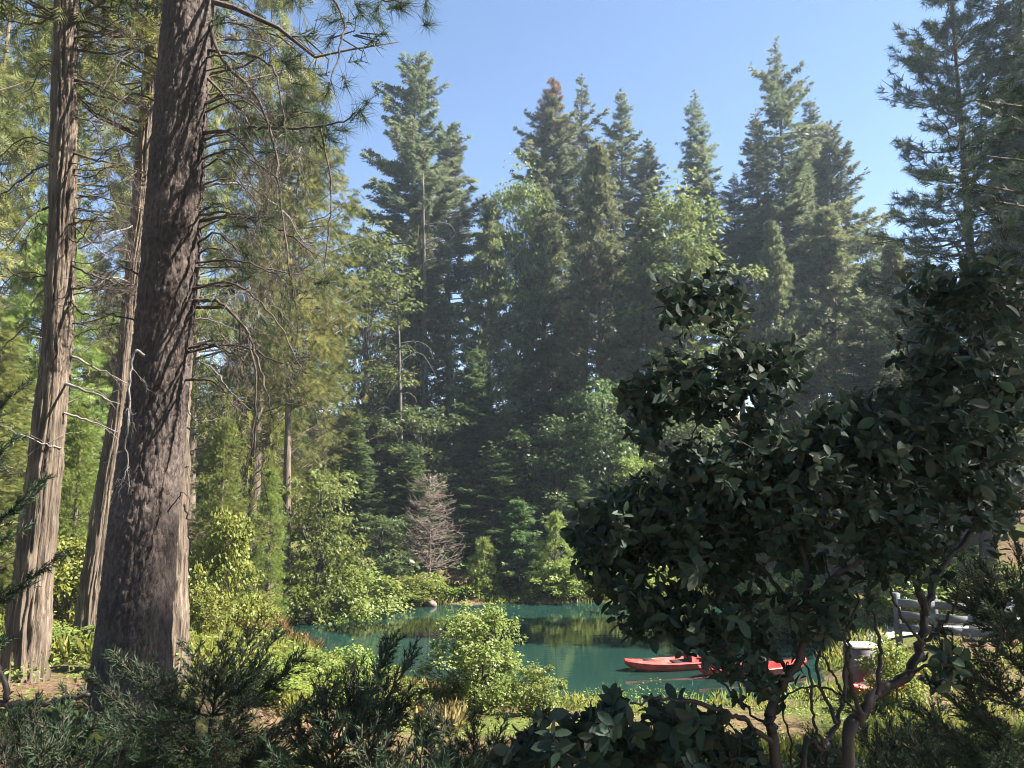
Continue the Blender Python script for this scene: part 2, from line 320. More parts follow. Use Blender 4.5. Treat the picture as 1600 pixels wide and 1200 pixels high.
# ------------------------------------------------------------------ tree generators (local coordinates, base at origin)
def frame_az(az): return np.stack([np.cos(az), np.sin(az), np.zeros_like(az)], -1)
def gen_fir(mw, ml, seed, H, R, z0=.2, dens=16, sl=.42, whorl=.56, irr=.25, droop=.3, up=.5, top_sparse=0., tm=FLAKE, org=(0, 0, 0), trunk_r=None, wood=True, full=.75, branches=True):
    g = rng(seed); org = np.array(org, float)
    r0 = trunk_r or (.008 * H + .06)
    zs = []; z = z0 * H
    while z < H * .985:
        t = (z - z0 * H) / (H * (1 - z0)); zs.append(z); z += whorl * (1.15 - .5 * t) * g.uniform(.7, 1.3)
    zb = []; az = []
    for z in zs:
        n = g.integers(4, 6); a0 = g.uniform(0, 6.28)
        for k in range(n):
            zb.append(z + g.normal(0, .06)); az.append(a0 + k * 6.283 / n + g.normal(0, .25))
    zb = np.array(zb); az = np.array(az); B = len(zb)
    t = np.clip((zb - z0 * H) / (H * (1 - z0)), 0, 1)
    prof = (1 - t) ** full * np.minimum(1, .62 + 1.6 * t) * (1 - .35 * np.exp(-((t - .9) / .08) ** 2) * top_sparse)
    lob = 1 + irr * .8 * np.sin(az * 2 + 7 * t + seed)
    Lb = R * prof * lob * (1 + 1.25 * irr * g.normal(0, 1, B)).clip(.3, 1.75) + .06
    e = np.radians(-12 + 66 * t ** 1.3 * up + g.normal(0, 7, B)) + .1
    dh = frame_az(az)
    def path(s, i):
        h = Lb[i] * s * np.cos(e[i])
        zz = zb[i] + Lb[i] * (np.sin(e[i]) * s - droop * .6 * s ** 2 + droop * .75 * s ** 3)
        p = dh[i] * h[:, None]; p[:, 2] = zz; return p
    wob = np.array([g.normal(0, .004 * H), g.normal(0, .004 * H)])
    def trunkxy(z): q = z / H; return np.stack([wob[0] * np.sin(3 * q), wob[1] * np.sin(4 * q), 0 * q], -1)
    if wood:
        zz = np.linspace(-.4, H, 14); tp = trunkxy(zz); tp[:, 2] = zz
        mw.tubes((tp + org)[None], (r0 * (1 - .97 * np.clip(zz / H, 0, 1) ** .9) * (1 + .25 * np.exp(-np.clip(zz, 0, 9) * 2)))[None], 10)
        K = 4; ss = np.linspace(0, .92, K)
        P = np.stack([path(np.full(B, s), np.arange(B)) for s in ss], 1) + trunkxy(zb)[:, None] + org
        if branches: mw.tubes(P, (.012 + .012 * Lb)[:, None] * (1 - .75 * ss)[None], 4)
    cnt = np.maximum(3, (Lb * dens * (1 + .25 * Lb)).astype(int)); i = np.repeat(np.arange(B), cnt); n = len(i)
    s = 1 - (1 - .12) * g.random(n) ** .85
    s = np.where(t[i] < .35, .25 + .75 * s, s)
    w = .19 * Lb[i] * (1.05 - s) + .05
    q = g.uniform(-1, 1, n); lat = np.stack([-dh[i][:, 1], dh[i][:, 0], np.zeros(n)], -1)
    p = path(s, i) + lat * (q * w)[:, None] + trunkxy(zb)[i] + org
    p[:, 2] += -.25 * np.abs(q) * w + g.normal(0, .04 + .008 * R, n)
    d = dh[i] * .75 + lat * (q * .9)[:, None]; d[:, 2] += g.uniform(-.35, .4, n) + .35 * t[i]
    nn = np.stack([g.normal(0, .55, n), g.normal(0, .55, n), np.ones(n)], -1)
    L = sl * g.uniform(.6, 1.25, n) * (.42 + .58 * np.minimum(1, Lb[i] / (.4 * R + .01))) * (1.12 - .3 * s)
    br = g.random(B)
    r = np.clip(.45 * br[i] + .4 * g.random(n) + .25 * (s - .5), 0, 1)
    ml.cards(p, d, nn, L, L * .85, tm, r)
    # leader
    k = 34; zt = H - g.random(k) ** .8 * .09 * H; a = g.uniform(0, 6.28, k); dd = frame_az(a) * .5; dd[:, 2] = .8
    pp = trunkxy(zt); pp[:, 2] = zt
    ml.cards(pp + org, dd, frame_az(a + 1.5) + [0, 0, .3], sl * (.35 + .5 * (H - zt) / (.09 * H)), sl * .4, tm, g.random(k))

def gen_cedar(mw, ml, seed, H, R, z0=.12, n_clump=420, per=22, sl=.32, org=(0, 0, 0), trunk_r=None, irr=.3, hang=.3, tm=FAN, wood=True, full=.6, csize=.5):
    """incense cedar: column of upright, clumpy, flattened sprays"""
    g = rng(seed); org = np.array(org, float); r0 = trunk_r or (.011 * H + .05)
    t = g.random(n_clump) ** 1.15; zc = (z0 + (1 - z0) * t) * H
    az = g.uniform(0, 6.28, n_clump)
    Rt = R * ((1 - t) ** full) * np.minimum(1, .5 + 2.2 * t) * (1 + irr * np.sin(2 * az + 9 * t + seed) * .6) + .1
    rad = Rt * (g.random(n_clump) ** .45) * (1 + .18 * g.normal(0, 1, n_clump))
    dh = frame_az(az); C = dh * rad[:, None]; C[:, 2] = zc + .15 * rad
    if wood:
        zz = np.linspace(-.4, H, 14); tp = np.zeros((14, 3)); tp[:, 2] = zz; tp[:, 0] = .01 * H * np.sin(zz / H * 3 + seed)
        mw.tubes((tp + org)[None], (r0 * (1 - .95 * np.clip(zz / H, 0, 1)) * (1 + .4 * np.exp(-np.clip(zz, 0, 9) * 2)))[None], 10)
        st = np.zeros_like(C); st[:, 2] = zc - .25 * rad
        mid = (C + st) / 2; mid[:, 2] -= .12 * rad
        P = np.stack([st, mid, C], 1) + org
        mw.tubes(P, (.010 + .012 * rad)[:, None] * np.array([1, .7, .3])[None], 4)
    i = np.repeat(np.arange(n_clump), per); n = len(i)
    cs = csize * (.5 + .5 * (1 - t[i]))
    off = g.normal(0, .5, (n, 3)) * cs[:, None] * [1, 1, .8]
    p = C[i] + off + org
    d = dh[i] * .8 + off * .8 + g.normal(0, .35, (n, 3)); d[:, 2] += np.where(g.random(n) < hang, -.8, .35)
    nn = np.cross(d, np.stack([g.normal(0, .3, n), g.normal(0, .3, n), np.ones(n)], -1)) + g.normal(0, .3, (n, 3))
    L = sl * g.uniform(.6, 1.3, n)
    r = np.clip(.5 * g.random(n_clump)[i] + .5 * g.random(n), 0, 1)
    ml.cards(p, d, nn, L, L * .8, tm, r)
    k = 14; zt = H - g.random(k) * .05 * H; dd = frame_az(g.uniform(0, 6.28, k)) * .5; dd[:, 2] = .9
    pp = np.zeros((k, 3)); pp[:, 2] = zt; pp[:, 0] = .01 * H * math.sin(3 + seed)
    ml.cards(pp + org, dd, frame_az(g.uniform(0, 6.28, k)), sl, sl * .6, tm, g.random(k))

def gen_broad(mw, ml, seed, H, R, z0=.2, n_clump=90, per=70, ls=.14, tm=LOBED, flat=.45, csize=.55, trunk_r=None, stems=1, org=(0, 0, 0), skew=(0, 0), up=.25, wid=.85, shape=1., br=.22):
    g = rng(seed); org = np.array(org, float); r0 = trunk_r or .02 * H
    t = g.random(n_clump); az = g.uniform(0, 6.28, n_clump)
    prof = np.sqrt(np.clip(1 - (2 * (t ** shape) - 1) ** 2 * .92, .03, 1))
    rad = R * prof * g.random(n_clump) ** .38 * (1 + .22 * np.sin(3 * az + 5 * t + seed))
    C = frame_az(az) * rad[:, None]; C[:, 2] = (z0 + (1 - z0) * t) * H - .12 * csize
    C[:, 0] += skew[0] * t; C[:, 1] += skew[1] * t
    C[:, :2] *= np.exp(g.normal(0, .16, n_clump))[:, None]; C[:, 2] = np.maximum(C[:, 2] + g.normal(0, .055 * H, n_clump), .04 * H)
    for k in range(stems):
        a = 6.28 * k / stems + seed; off = frame_az(np.array([a]))[0] * (0 if stems == 1 else .12 * R)
        top = np.array([skew[0] * .8, skew[1] * .8, H * (.9 if stems == 1 else .75)]) + off * 3
        p = curve(np.stack([off + [0, 0, -.3], off * 1.4 + [g.normal(0, .03 * H), g.normal(0, .03 * H), .35 * H], off * 2 + np.array([skew[0] * .4, skew[1] * .4, .65 * H]), top]), 10)
        mw.tubes((p + org)[None], (r0 / math.sqrt(stems) * np.linspace(1, .2, 10))[None], 8)
    zs = np.clip(C[:, 2] * g.uniform(.45, .75, n_clump), .06 * H, None); st = np.zeros_like(C); st[:, 2] = zs
    st[:, 0] += skew[0] * .8 * zs / H; st[:, 1] += skew[1] * .8 * zs / H
    if stems > 1: st[:, :2] += C[:, :2] * .25
    mid = (st + C) / 2; mid[:, 2] -= .05 * H * g.uniform(0, 1, n_clump)
    mw.tubes(np.stack([st, mid, C], 1) + org, (r0 * br * np.ones(n_clump))[:, None] * np.array([1, .6, .25])[None], 4)
    i = np.repeat(np.arange(n_clump), per); n = len(i)
    cs = csize * np.exp(g.normal(-.05, .38, n_clump))[i]
    off = nrm(g.normal(0, 1, (n, 3))) * (g.random(n) ** .5)[:, None] * cs[:, None] * [1, 1, flat]
    p = C[i] + off + org
    d = off * [1, 1, .3] + g.normal(0, .3, (n, 3)) * cs[:, None]; d[:, 2] -= .15 * cs
    nn = np.stack([g.normal(0, .5, n), g.normal(0, .5, n), np.ones(n) * (up + .6)], -1)
    L = ls * g.uniform(.65, 1.3, n)
    r = np.clip(.5 * g.random(n_clump)[i] + .5 * g.random(n), 0, 1)
    ml.cards(p, d, nn, L, L * wid, tm, r)

def tufts(ml, C, D, g, n=34, L=.2, W=.006, spread=1.0):
    """needle bursts at C (k,3) pointing along D"""
    k = len(C); i = np.repeat(np.arange(k), n); m = len(i)
    d = nrm(D)[i] * .55 + g.normal(0, .55 * spread, (m, 3))
    p = C[i] - nrm(D)[i] * (g.random(m) * L * .8)[:, None]
    nn = g.normal(0, 1, (m, 3))
    ml.cards(p, d, nn, L * g.uniform(.7, 1.15, m), W, NEEDLE, np.clip(g.random(k)[i] * .5 + g.random(m) * .5, 0, 1))

def gen_pine(mw, ml, seed, H, R, z0=.3, nb=110, tpb=11, L=.22, W=.016, n=30, org=(0, 0, 0), trunk_r=None, trunk=True, full=.6):
    g = rng(seed); org = np.array(org, float); r0 = trunk_r or .012 * H
    if trunk:
        zz = np.linspace(-.4, H, 14); tp = np.zeros((14, 3)); tp[:, 2] = zz; tp[:, 0] = .008 * H * np.sin(zz / H * 3 + seed)
        mw.tubes((tp + org)[None], (r0 * (1 - .94 * np.clip(zz / H, 0, 1)))[None], 10)
    t = np.sort(g.random(nb) ** .9); zb = (z0 + (1 - z0) * t) * H; az = np.arange(nb) * 2.4 + g.normal(0, .4, nb)
    Lb = R * ((1 - t) ** full) * np.minimum(1, .6 + t * 2) * g.uniform(.55, 1.2, nb) + .25
    e = np.radians(-18 + 55 * t + g.normal(0, 9, nb)); dh = frame_az(az)
    def path(s, i):
        p = dh[i] * (Lb[i] * s * np.cos(e[i]))[:, None]; p[:, 2] = zb[i] + Lb[i] * (np.sin(e[i]) * s + .28 * s ** 3); return p
    ss = np.linspace(0, 1, 6); I = np.arange(nb)
    P = np.stack([path(np.full(nb, s), I) for s in ss], 1); P[:, 1:] += g.normal(0, .035, (nb, 5, 3)) * Lb[:, None, None]
    mw.tubes(P + org, (.012 + .011 * Lb)[:, None] * (1 - .8 * ss)[None], 5)
    i = np.repeat(I, tpb); m = len(i); s = .35 + .65 * g.random(m) ** .8
    lat = np.stack([-dh[i][:, 1], dh[i][:, 0], np.zeros(m)], -1); q = g.normal(0, .5, m) * (1.15 - s) * Lb[i] * .8
    c0 = path(s, i); c = c0 + lat * q[:, None]; c[:, 2] += g.normal(.08, .12, m)
    mw.tubes(np.stack([c0 - dh[i] * .12 * Lb[i][:, None], (c0 + c) / 2, c], 1) + org, np.array([[.012, .009, .006]]) * np.ones((m, 1)), 3)
    d = dh[i] + lat * (q * .8)[:, None]; d[:, 2] += .5
    tufts(ml, c + org, d, g, n, L, W)

def parts(*ps): return list(ps)
def place(name, prot, x, y, H, ws, rz, label, cat, group=None, lean=(0, 0), z=None):
    zz = gz(x, y) if z is None else z
    r = thing(name, label, cat, (x, y, zz), group, rz)
    s = H / prot['H']; r.scale = (s * ws, s * ws, s); r.rotation_euler = (lean[0], lean[1], rz)
    for nm, me in prot['parts']: link(nm, me, r)
    return r
def proto(kind, gen, fol, bark, H, *a, **k):
    mw, ml = MB(), MB(); gen(mw, ml, a[0], H, *a[1:], **k)
    return dict(H=H, parts=[('trunk', mw.mesh(kind + '_trunk', M[bark], sm=True)), ('crown', ml.mesh(kind + '_crown', M[fol]))])
def tip(px, py, Y, dx=0):
    p = pt(px, py, Y); return p[0] + dx, Y, p[2] - gz(p[0], Y)

# ------------------------------------------------------------------ far wood and hillside cover (masses)
def distant_forest():
    g = rng(900); mw, ml = MB(), MB()
    for k in range(46):
        y = g.uniform(58, 95); x = g.uniform(-.95, .95) * y
        px = 800 + 1202 * x / y
        gap = 500 < px < 600 or 735 < px < 800
        elev = math.radians(7 + 5 * g.random()) if gap else math.radians(g.uniform(11, 19))
        H = max(7, y * math.tan(elev) + CZ - gz(x, y))
        gen_fir(mw, ml, 1000 + k, H, H * g.uniform(.13, .18), .05, dens=2.2, sl=1.0, whorl=.75, tm=SPRAY5, org=(x, y, gz(x, y)), branches=False)
    o = ml.build('distant_forest', M['fir']); o['kind'] = 'stuff'
    tag(o, 'hazy mass of far conifers closing the view behind the tall firs', 'forest')
    w = mw.build('trunks', M['firbark'], o); w['kind'] = 'stuff'
distant_forest()

def leaf_field(name, label, cat, m, seed, n, box, ls, tm, cond, hmax, wid=.7, clump=.5, stand=.3):
    """ground cover: leaves in low clumps over a stretch of terrain"""
    g = rng(seed); x = g.uniform(box[0], box[1], n * 4); y = g.uniform(box[2], box[3], n * 4)
    k = cond(x, y, lake_sd(x, y)); x, y = x[k][:n], y[k][:n]; n = len(x)
    hn = vnoise(x / clump + 300, y / clump + 300, seed) * vnoise(x / (clump * 4) + 300, y / (clump * 4) + 300, seed + 1)
    h = hmax * np.clip(hn * 2.2, .08, 1) * g.random(n) ** .6
    p = np.stack([x, y, ground(x, y) + h], -1)
    d = np.stack([g.normal(0, 1, n), g.normal(0, 1, n), g.normal(stand, .5, n)], -1)
    nn = np.stack([g.normal(0, .5, n), g.normal(0, .5, n), np.ones(n)], -1)
    L = ls * g.uniform(.6, 1.3, n); ml = MB()
    ml.cards(p, d, nn, L, L * wid, tm, np.clip(.5 * vnoise(x * 1.5 + 40, y * 1.5 + 40, seed + 2) + .5 * g.random(n), 0, 1))
    o = ml.build(name, M[m]); o['kind'] = 'stuff'; return tag(o, label, cat)
leaf_field('hillside_undergrowth', 'dense leafy undergrowth covering the shaded slope beyond the lake', 'undergrowth', 'maple', 31, 20000, (-34, 34, 31, 58), .26, OVAL,
           lambda x, y, d: (d > 1.2) & (np.abs(x) < .8 * y), 1.5, .8, 1.1)
leaf_field('bank_undergrowth', 'low sunlit leafy plants along the left bank of the lake', 'undergrowth', 'shrub', 32, 27000, (-26, -3, 11, 33), .075, OVAL,
           lambda x, y, d: (d > .15) & (x < -1 - .16 * y) & (np.abs(x) < .8 * y), .7, .6, .7)
leaf_field('near_bank_undergrowth', 'green leafy ground cover on the near bank below the viewer', 'undergrowth', 'shrub', 33, 21000, (-10, 12, 4.5, 17.2), .058, OVAL,
           lambda x, y, d: (d > .1) & (np.abs(x) < .85 * y), .5, .6, .6)
leaf_field('far_shore_plants', 'sunny strip of leafy plants along the far water edge', 'undergrowth', 'shrub', 34, 16000, (-8, 11, 29, 35), .13, OVAL,
           lambda x, y, d: (d > .05) & (d < 2.2) & (y > 29.5), 1.1, .65, .6)
def grass_field(name, label, m, seed, n, box, L, W, cond):
    g = rng(seed); x = g.uniform(box[0], box[1], n * 4); y = g.uniform(box[2], box[3], n * 4)
    k = cond(x, y, lake_sd(x, y)) & (vnoise(x * 1.1 + 70, y * 1.1 + 70, seed) > .38); x, y = x[k][:n], y[k][:n]; n = len(x)
    p = np.stack([x, y, ground(x, y) - .02], -1)
    d = np.stack([g.normal(0, .3, n), g.normal(0, .3, n), np.ones(n)], -1); ml = MB()
    ml.cards(p, d, np.stack([g.normal(0, 1, n), g.normal(-.6, 1, n), g.normal(0, .2, n)], -1), L * g.uniform(.5, 1.3, n), W, (np.array([(0, -.5, 0), (0, .5, 0), (.6, .3, .08), (1, 0, .3), (.6, -.3, .08)]), [(0, 1, 2, 3, 4)]), g.random(n))
    o = ml.build(name, M[m]); o['kind'] = 'stuff'; return tag(o, label, 'grass')
grass_field('shore_grass', 'green grass fringing the edge of the lake', 'grass', 41, 18000, (-14, 14, 12, 35), .32, .013, lambda x, y, d: (d > -.12) & (d < 1.6))
grass_field('dry_grass', 'pale dry grass on the near bank beside the round bush', 'drygrass', 42, 7000, (-2.6, -.9, 13.4, 17.0), .36, .010, lambda x, y, d: (d > .1))
grass_field('lawn_grass', 'bright sunlit grass below the fence on the right bank', 'grass', 43, 15000, (6, 16, 9, 19.6), .2, .013, lambda x, y, d: (d > .3) & (x > .42 * y))
grass_field('shaded_grass', 'dim grass and weeds under the crooked shrub stems', 'grass', 45, 20000, (.5, 9, 4, 13), .26, .012, lambda x, y, d: (d > 1.5) & (x < .85 * y))
grass_field('meadow_grass', 'tall bright yellow green grass on the left bank between the trunks and the lake', 'meadow', 46, 19000, (-17, -3, 11.5, 29), .42, .014, lambda x, y, d: (d > .1) & (x < -1 - .15 * y) & (x > -.75 * y))
grass_field('rust_grass', 'rust coloured grass clump on the left shore', 'redgrass', 44, 5000, (-8.6, -5.2, 21.0, 25), .6, .014, lambda x, y, d: (d > -.1) & (d < 1.3))

# ------------------------------------------------------------------ tall conifers beyond the lake
# cedars and broadleaf trees beyond the lake
CACHE = {}
SHARE = {   # look-alike crowns share mesh data: (generator, seed, height, radius, options)
    'cf0': (gen_cedar, 401, 22, 2.9, dict(n_clump=560, per=24, sl=.36, tm=FLAKE, full=.85, csize=.45)),
    'cf1': (gen_cedar, 402, 22, 2.9, dict(n_clump=520, per=24, sl=.38, tm=FLAKE, full=.75, csize=.48, irr=.45)),
    'cl0': (gen_cedar, 403, 21, 2.9, dict(n_clump=400, per=17, sl=.37, tm=SPRAY7, hang=.5, z0=.08, full=.6, csize=.42)),
    'cl1': (gen_cedar, 404, 21, 2.9, dict(n_clump=380, per=17, sl=.37, tm=SPRAY7, hang=.6, z0=.14, full=.55, irr=.5, csize=.42)),
    'cl2': (gen_cedar, 405, 12, 1.9, dict(n_clump=380, per=24, sl=.24, hang=.4, z0=.04, full=.65, csize=.4)),
    'uf0': (gen_fir, 406, 10, 2.1, dict(z0=.03, dens=25, sl=.31, whorl=.3, irr=.2, up=.35, droop=.3)),
    'uf1': (gen_fir, 407, 9, 1.9, dict(z0=.03, dens=25, sl=.29, whorl=.3, irr=.3, up=.3, droop=.35)),
    'ma0': (gen_broad, 408, 6, 2.2, dict(z0=.1, n_clump=95, per=68, ls=.2, csize=.58)),
    'ma1': (gen_broad, 409, 5, 1.6, dict(z0=.1, n_clump=105, per=72, ls=.16, csize=.45, flat=.35)),
    'oa0': (gen_broad, 410, 14, 2.4, dict(z0=.38, n_clump=120, per=80, ls=.24, csize=.8, trunk_r=.2, br=.10)),
    'bu0': (gen_broad, 411, 1.6, 1.1, dict(z0=.03, n_clump=95, per=70, ls=.085, tm=OVAL, csize=.28, stems=4, trunk_r=.05, flat=.7)),
    'bu1': (gen_broad, 412, 1.6, 1.1, dict(z0=.03, n_clump=95, per=70, ls=.085, tm=OVAL, csize=.28, stems=4, trunk_r=.05, flat=.7, shape=.8)),
    'bu2': (gen_broad, 413, 1.6, 1.1, dict(z0=.03, n_clump=70, per=100, ls=.08, tm=OVAL, csize=.33, stems=3, trunk_r=.05, flat=.6)),
    'bf0': (gen_broad, 414, 1.2, .7, dict(z0=.03, n_clump=75, per=75, ls=.06, tm=OVAL, csize=.19, stems=4, trunk_r=.03, flat=.8)),
    'rc0': (gen_cedar, 83, 21, 4.6, dict(z0=.2, n_clump=560, per=27, sl=.25, trunk_r=.28, hang=.55, full=.45, csize=.75, irr=.35)),
    'ff0': (gen_fir, 415, 27, 3.6, dict(z0=.15, sl=.47, dens=15, irr=.3, droop=.3, up=.7)),
    'ff1': (gen_fir, 416, 27, 3.4, dict(z0=.12, sl=.47, dens=15, irr=.28, droop=.25, up=.6)),
}
def own_tree(name, cat, gen, fol, bark, px, py, Y, R, label, seed, group=None, share=None, H=None, rz=None, at=None, **k):
    x, y, h = tip(px, py, Y)
    if at: x, y = at
    z = gz(x, y); H = H or h
    r = thing(name, label, cat, (x, y, z), group)
    if share:
        if share not in CACHE:
            mw, ml = MB(), MB(); G, sd, h0, r0, o = SHARE[share]; G(mw, ml, sd, h0, r0, **o)
            CACHE[share] = (h0, r0, mw.mesh(share + 'trunk', M[bark], sm=True), ml.mesh(share + 'crown', M[fol]))
        h0, r0, tw, tl = CACHE[share]; r.scale = (R / r0, R / r0, H / h0); r.rotation_euler.z = seed * 1.7 if rz is None else rz
        for nm, me, mm in (('trunk', tw, bark), ('crown', tl, fol)):
            o = link(nm, me, r); o.material_slots[0].link = 'OBJECT'; o.material_slots[0].material = M[mm]
    else:
        mw, ml = MB(), MB(); gen(mw, ml, seed, H, R, **k)
        mw.build('trunk', M[bark], r, sm=True); ml.build('crown', M[fol], r)
    return r
FIR = {}
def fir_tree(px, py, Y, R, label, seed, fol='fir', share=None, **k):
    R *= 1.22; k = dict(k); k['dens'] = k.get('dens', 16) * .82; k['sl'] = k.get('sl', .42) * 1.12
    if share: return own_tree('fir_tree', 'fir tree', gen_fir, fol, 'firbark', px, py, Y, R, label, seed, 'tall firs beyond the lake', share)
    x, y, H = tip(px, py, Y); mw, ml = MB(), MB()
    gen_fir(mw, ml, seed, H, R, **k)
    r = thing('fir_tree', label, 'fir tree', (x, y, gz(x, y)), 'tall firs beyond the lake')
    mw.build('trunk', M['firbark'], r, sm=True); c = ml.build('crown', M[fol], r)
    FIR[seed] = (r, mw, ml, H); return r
fir_tree(650, 80, 47, 3.9, 'broad tall fir with ragged tip, leftmost of the tall firs', 1, z0=.30, dens=22, irr=.28, droop=.15, up=.85, full=.68)
fir_tree(709, 190, 52, 3.4, 'shorter fir peeking out right behind the leftmost tall fir', 2, share='ff0')
r2 = fir_tree(862, 150, 47, 3.0, 'dark fir with a dead rust brown top', 3, z0=.22, dens=22, irr=.3, droop=.35, up=.5, full=.55)
fir_tree(908, 115, 50, 2.9, 'thin topped fir just right of the fir with dead brown top', 4, z0=.2, dens=17, irr=.35, top_sparse=1, up=.6)
fir_tree(968, 135, 54, 3.2, 'fir with club shaped tip right of the thin topped fir', 5, share='ff1')
fir_tree(1012, 215, 52, 3.0, 'lower dark fir between two taller firs near the middle', 6, share='ff0')
fir_tree(1085, 138, 52, 3.1, 'neat narrow spire shaped fir standing clear against the sky', 7, z0=.12, dens=21, irr=.16, droop=.3, up=.45, full=.8)
fir_tree(1212, 58, 46, 3.6, 'tallest sparse fir with long bare looking arms at its top', 8, z0=.22, dens=17, irr=.42, droop=.12, up=.75, top_sparse=1, whorl=.55)
fir_tree(1262, 148, 50, 3.0, 'fir directly right of the tallest sparse fir', 9, share='ff1')
fir_tree(1292, 188, 48, 3.9, 'wide sunlit fir whose slope runs down right to the sky gap', 10, z0=.1, dens=22, irr=.2, up=.8, full=.7)
fir_tree(1180, 170, 51, 2.6, 'slim fir half hidden left of the tallest sparse fir', 11, share='ff1')
fir_tree(1146, 268, 50, 2.2, 'small thin fir in the notch left of the tallest fir', 12, share='ff0')
fir_tree(1345, 425, 36, 2.4, 'dark blue green young fir below the sky gap on the right', 13, 'fir', z0=.03, dens=24, irr=.2, sl=.34, whorl=.36)
# dead brown top of fir 3
def dead_top():
    r, mw, ml, H = FIR[3]; d = MB(); w = MB(); g = rng(77)
    z = H - .2; pts = np.array([[0, 0, z], [.05, 0, z + .7], [.02, .05, z + 1.5]]); w.tube(pts, .04, .01, 5)
    for k in range(70):
        zz = z + 1.5 - g.random() ** .8 * 5.2; a = g.uniform(0, 6.28); L = .25 + (z + 1.5 - zz) * .28 * g.uniform(.6, 1.2)
        e = np.array([math.cos(a), math.sin(a), .35]) * L
        w.tubes(np.array([[[0, 0, zz], e * .5 + [0, 0, zz - .03], e + [0, 0, zz]]]), [[.014, .01, .005]], 4)
        n = 16; s = g.random(n)[:, None]; p = e * s + [0, 0, zz]
        d.cards(p, nrm(e)[None] + g.normal(0, .7, (n, 3)), g.normal(0, 1, (n, 3)), .34, .3, SPRAY5, g.random(n))
    d.build('dead_foliage', M['dead'], r); w.build('dead_leader', M['greybark'], r)
dead_top()

GC = 'cedars beyond the lake'
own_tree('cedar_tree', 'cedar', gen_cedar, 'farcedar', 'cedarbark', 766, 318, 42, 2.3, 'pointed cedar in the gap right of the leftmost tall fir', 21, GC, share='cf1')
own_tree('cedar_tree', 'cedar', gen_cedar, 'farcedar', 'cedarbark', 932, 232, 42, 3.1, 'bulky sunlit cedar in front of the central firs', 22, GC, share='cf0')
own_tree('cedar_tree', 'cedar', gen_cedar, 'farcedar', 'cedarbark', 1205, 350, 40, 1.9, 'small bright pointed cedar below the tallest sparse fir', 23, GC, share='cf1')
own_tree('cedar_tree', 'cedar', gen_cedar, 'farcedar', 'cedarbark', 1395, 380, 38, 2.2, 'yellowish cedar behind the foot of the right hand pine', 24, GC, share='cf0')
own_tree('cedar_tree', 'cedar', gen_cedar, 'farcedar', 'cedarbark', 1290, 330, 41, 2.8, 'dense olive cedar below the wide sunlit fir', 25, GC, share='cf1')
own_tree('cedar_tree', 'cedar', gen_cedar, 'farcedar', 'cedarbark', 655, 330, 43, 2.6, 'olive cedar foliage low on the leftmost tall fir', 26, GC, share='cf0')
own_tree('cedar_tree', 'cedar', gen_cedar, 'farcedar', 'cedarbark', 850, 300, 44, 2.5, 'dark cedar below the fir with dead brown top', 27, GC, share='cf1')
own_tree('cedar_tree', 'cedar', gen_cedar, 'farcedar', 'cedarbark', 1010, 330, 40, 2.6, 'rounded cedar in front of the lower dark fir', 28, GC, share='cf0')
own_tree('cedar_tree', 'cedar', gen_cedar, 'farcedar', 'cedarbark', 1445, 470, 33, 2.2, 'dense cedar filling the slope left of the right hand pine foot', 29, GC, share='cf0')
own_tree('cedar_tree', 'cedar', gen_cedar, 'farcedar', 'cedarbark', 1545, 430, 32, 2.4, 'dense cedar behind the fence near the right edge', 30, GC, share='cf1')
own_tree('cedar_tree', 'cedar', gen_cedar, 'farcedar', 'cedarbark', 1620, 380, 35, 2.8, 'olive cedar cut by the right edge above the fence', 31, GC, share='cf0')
own_tree('fir_tree', 'fir tree', gen_fir, 'fir', 'firbark', 1390, 560, 31, 1.9, 'low dark fir on the slope behind the fence', 32, 'tall firs beyond the lake', share='ff0')
own_tree('fir_tree', 'fir tree', gen_fir, 'sequoia', 'firbark', 1575, -110, 25, 3.3, 'tall dark fir at the right edge beside the tufted pine', 33, 'tall firs beyond the lake', share='ff1')
GB = 'broadleaf trees beyond the lake'
own_tree('oak_tree', 'oak tree', gen_broad, 'oakleaf', 'firbark', 806, 292, 43, 1.7, 'yellow green oak crown between the pointed cedar and dark fir', 51, GB, share='oa0')
own_tree('oak_tree', 'oak tree', gen_broad, 'oakleaf', 'firbark', 1058, 318, 39, 2.6, 'wide yellow green oak crown below the neat spire shaped fir', 52, GB, share='oa0')
own_tree('oak_tree', 'oak tree', gen_broad, 'oakleaf', 'firbark', 575, 378, 40, 2.6, 'dark open crowned oak left of the leftmost tall fir', 53, GB, share='oa0')
own_tree('oak_tree', 'oak tree', gen_broad, 'oakleaf', 'firbark', 1362, 372, 44, 1.6, 'small bright oak in the sky gap left of the right hand pine', 54, GB, share='oa0')
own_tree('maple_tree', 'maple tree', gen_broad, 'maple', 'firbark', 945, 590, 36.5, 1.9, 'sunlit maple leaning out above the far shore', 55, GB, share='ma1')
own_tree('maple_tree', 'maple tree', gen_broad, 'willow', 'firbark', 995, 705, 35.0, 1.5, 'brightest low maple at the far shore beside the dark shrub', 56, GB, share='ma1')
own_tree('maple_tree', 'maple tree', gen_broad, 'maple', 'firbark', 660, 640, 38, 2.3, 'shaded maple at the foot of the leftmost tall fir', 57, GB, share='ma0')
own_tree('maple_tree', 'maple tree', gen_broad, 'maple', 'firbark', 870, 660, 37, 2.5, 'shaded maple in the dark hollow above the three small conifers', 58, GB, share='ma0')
own_tree('maple_tree', 'maple tree', gen_broad, 'maple', 'firbark', 1080, 640, 36, 2.4, 'pale maple glimpsed through the dark foreground shrub', 59, GB, share='ma0')
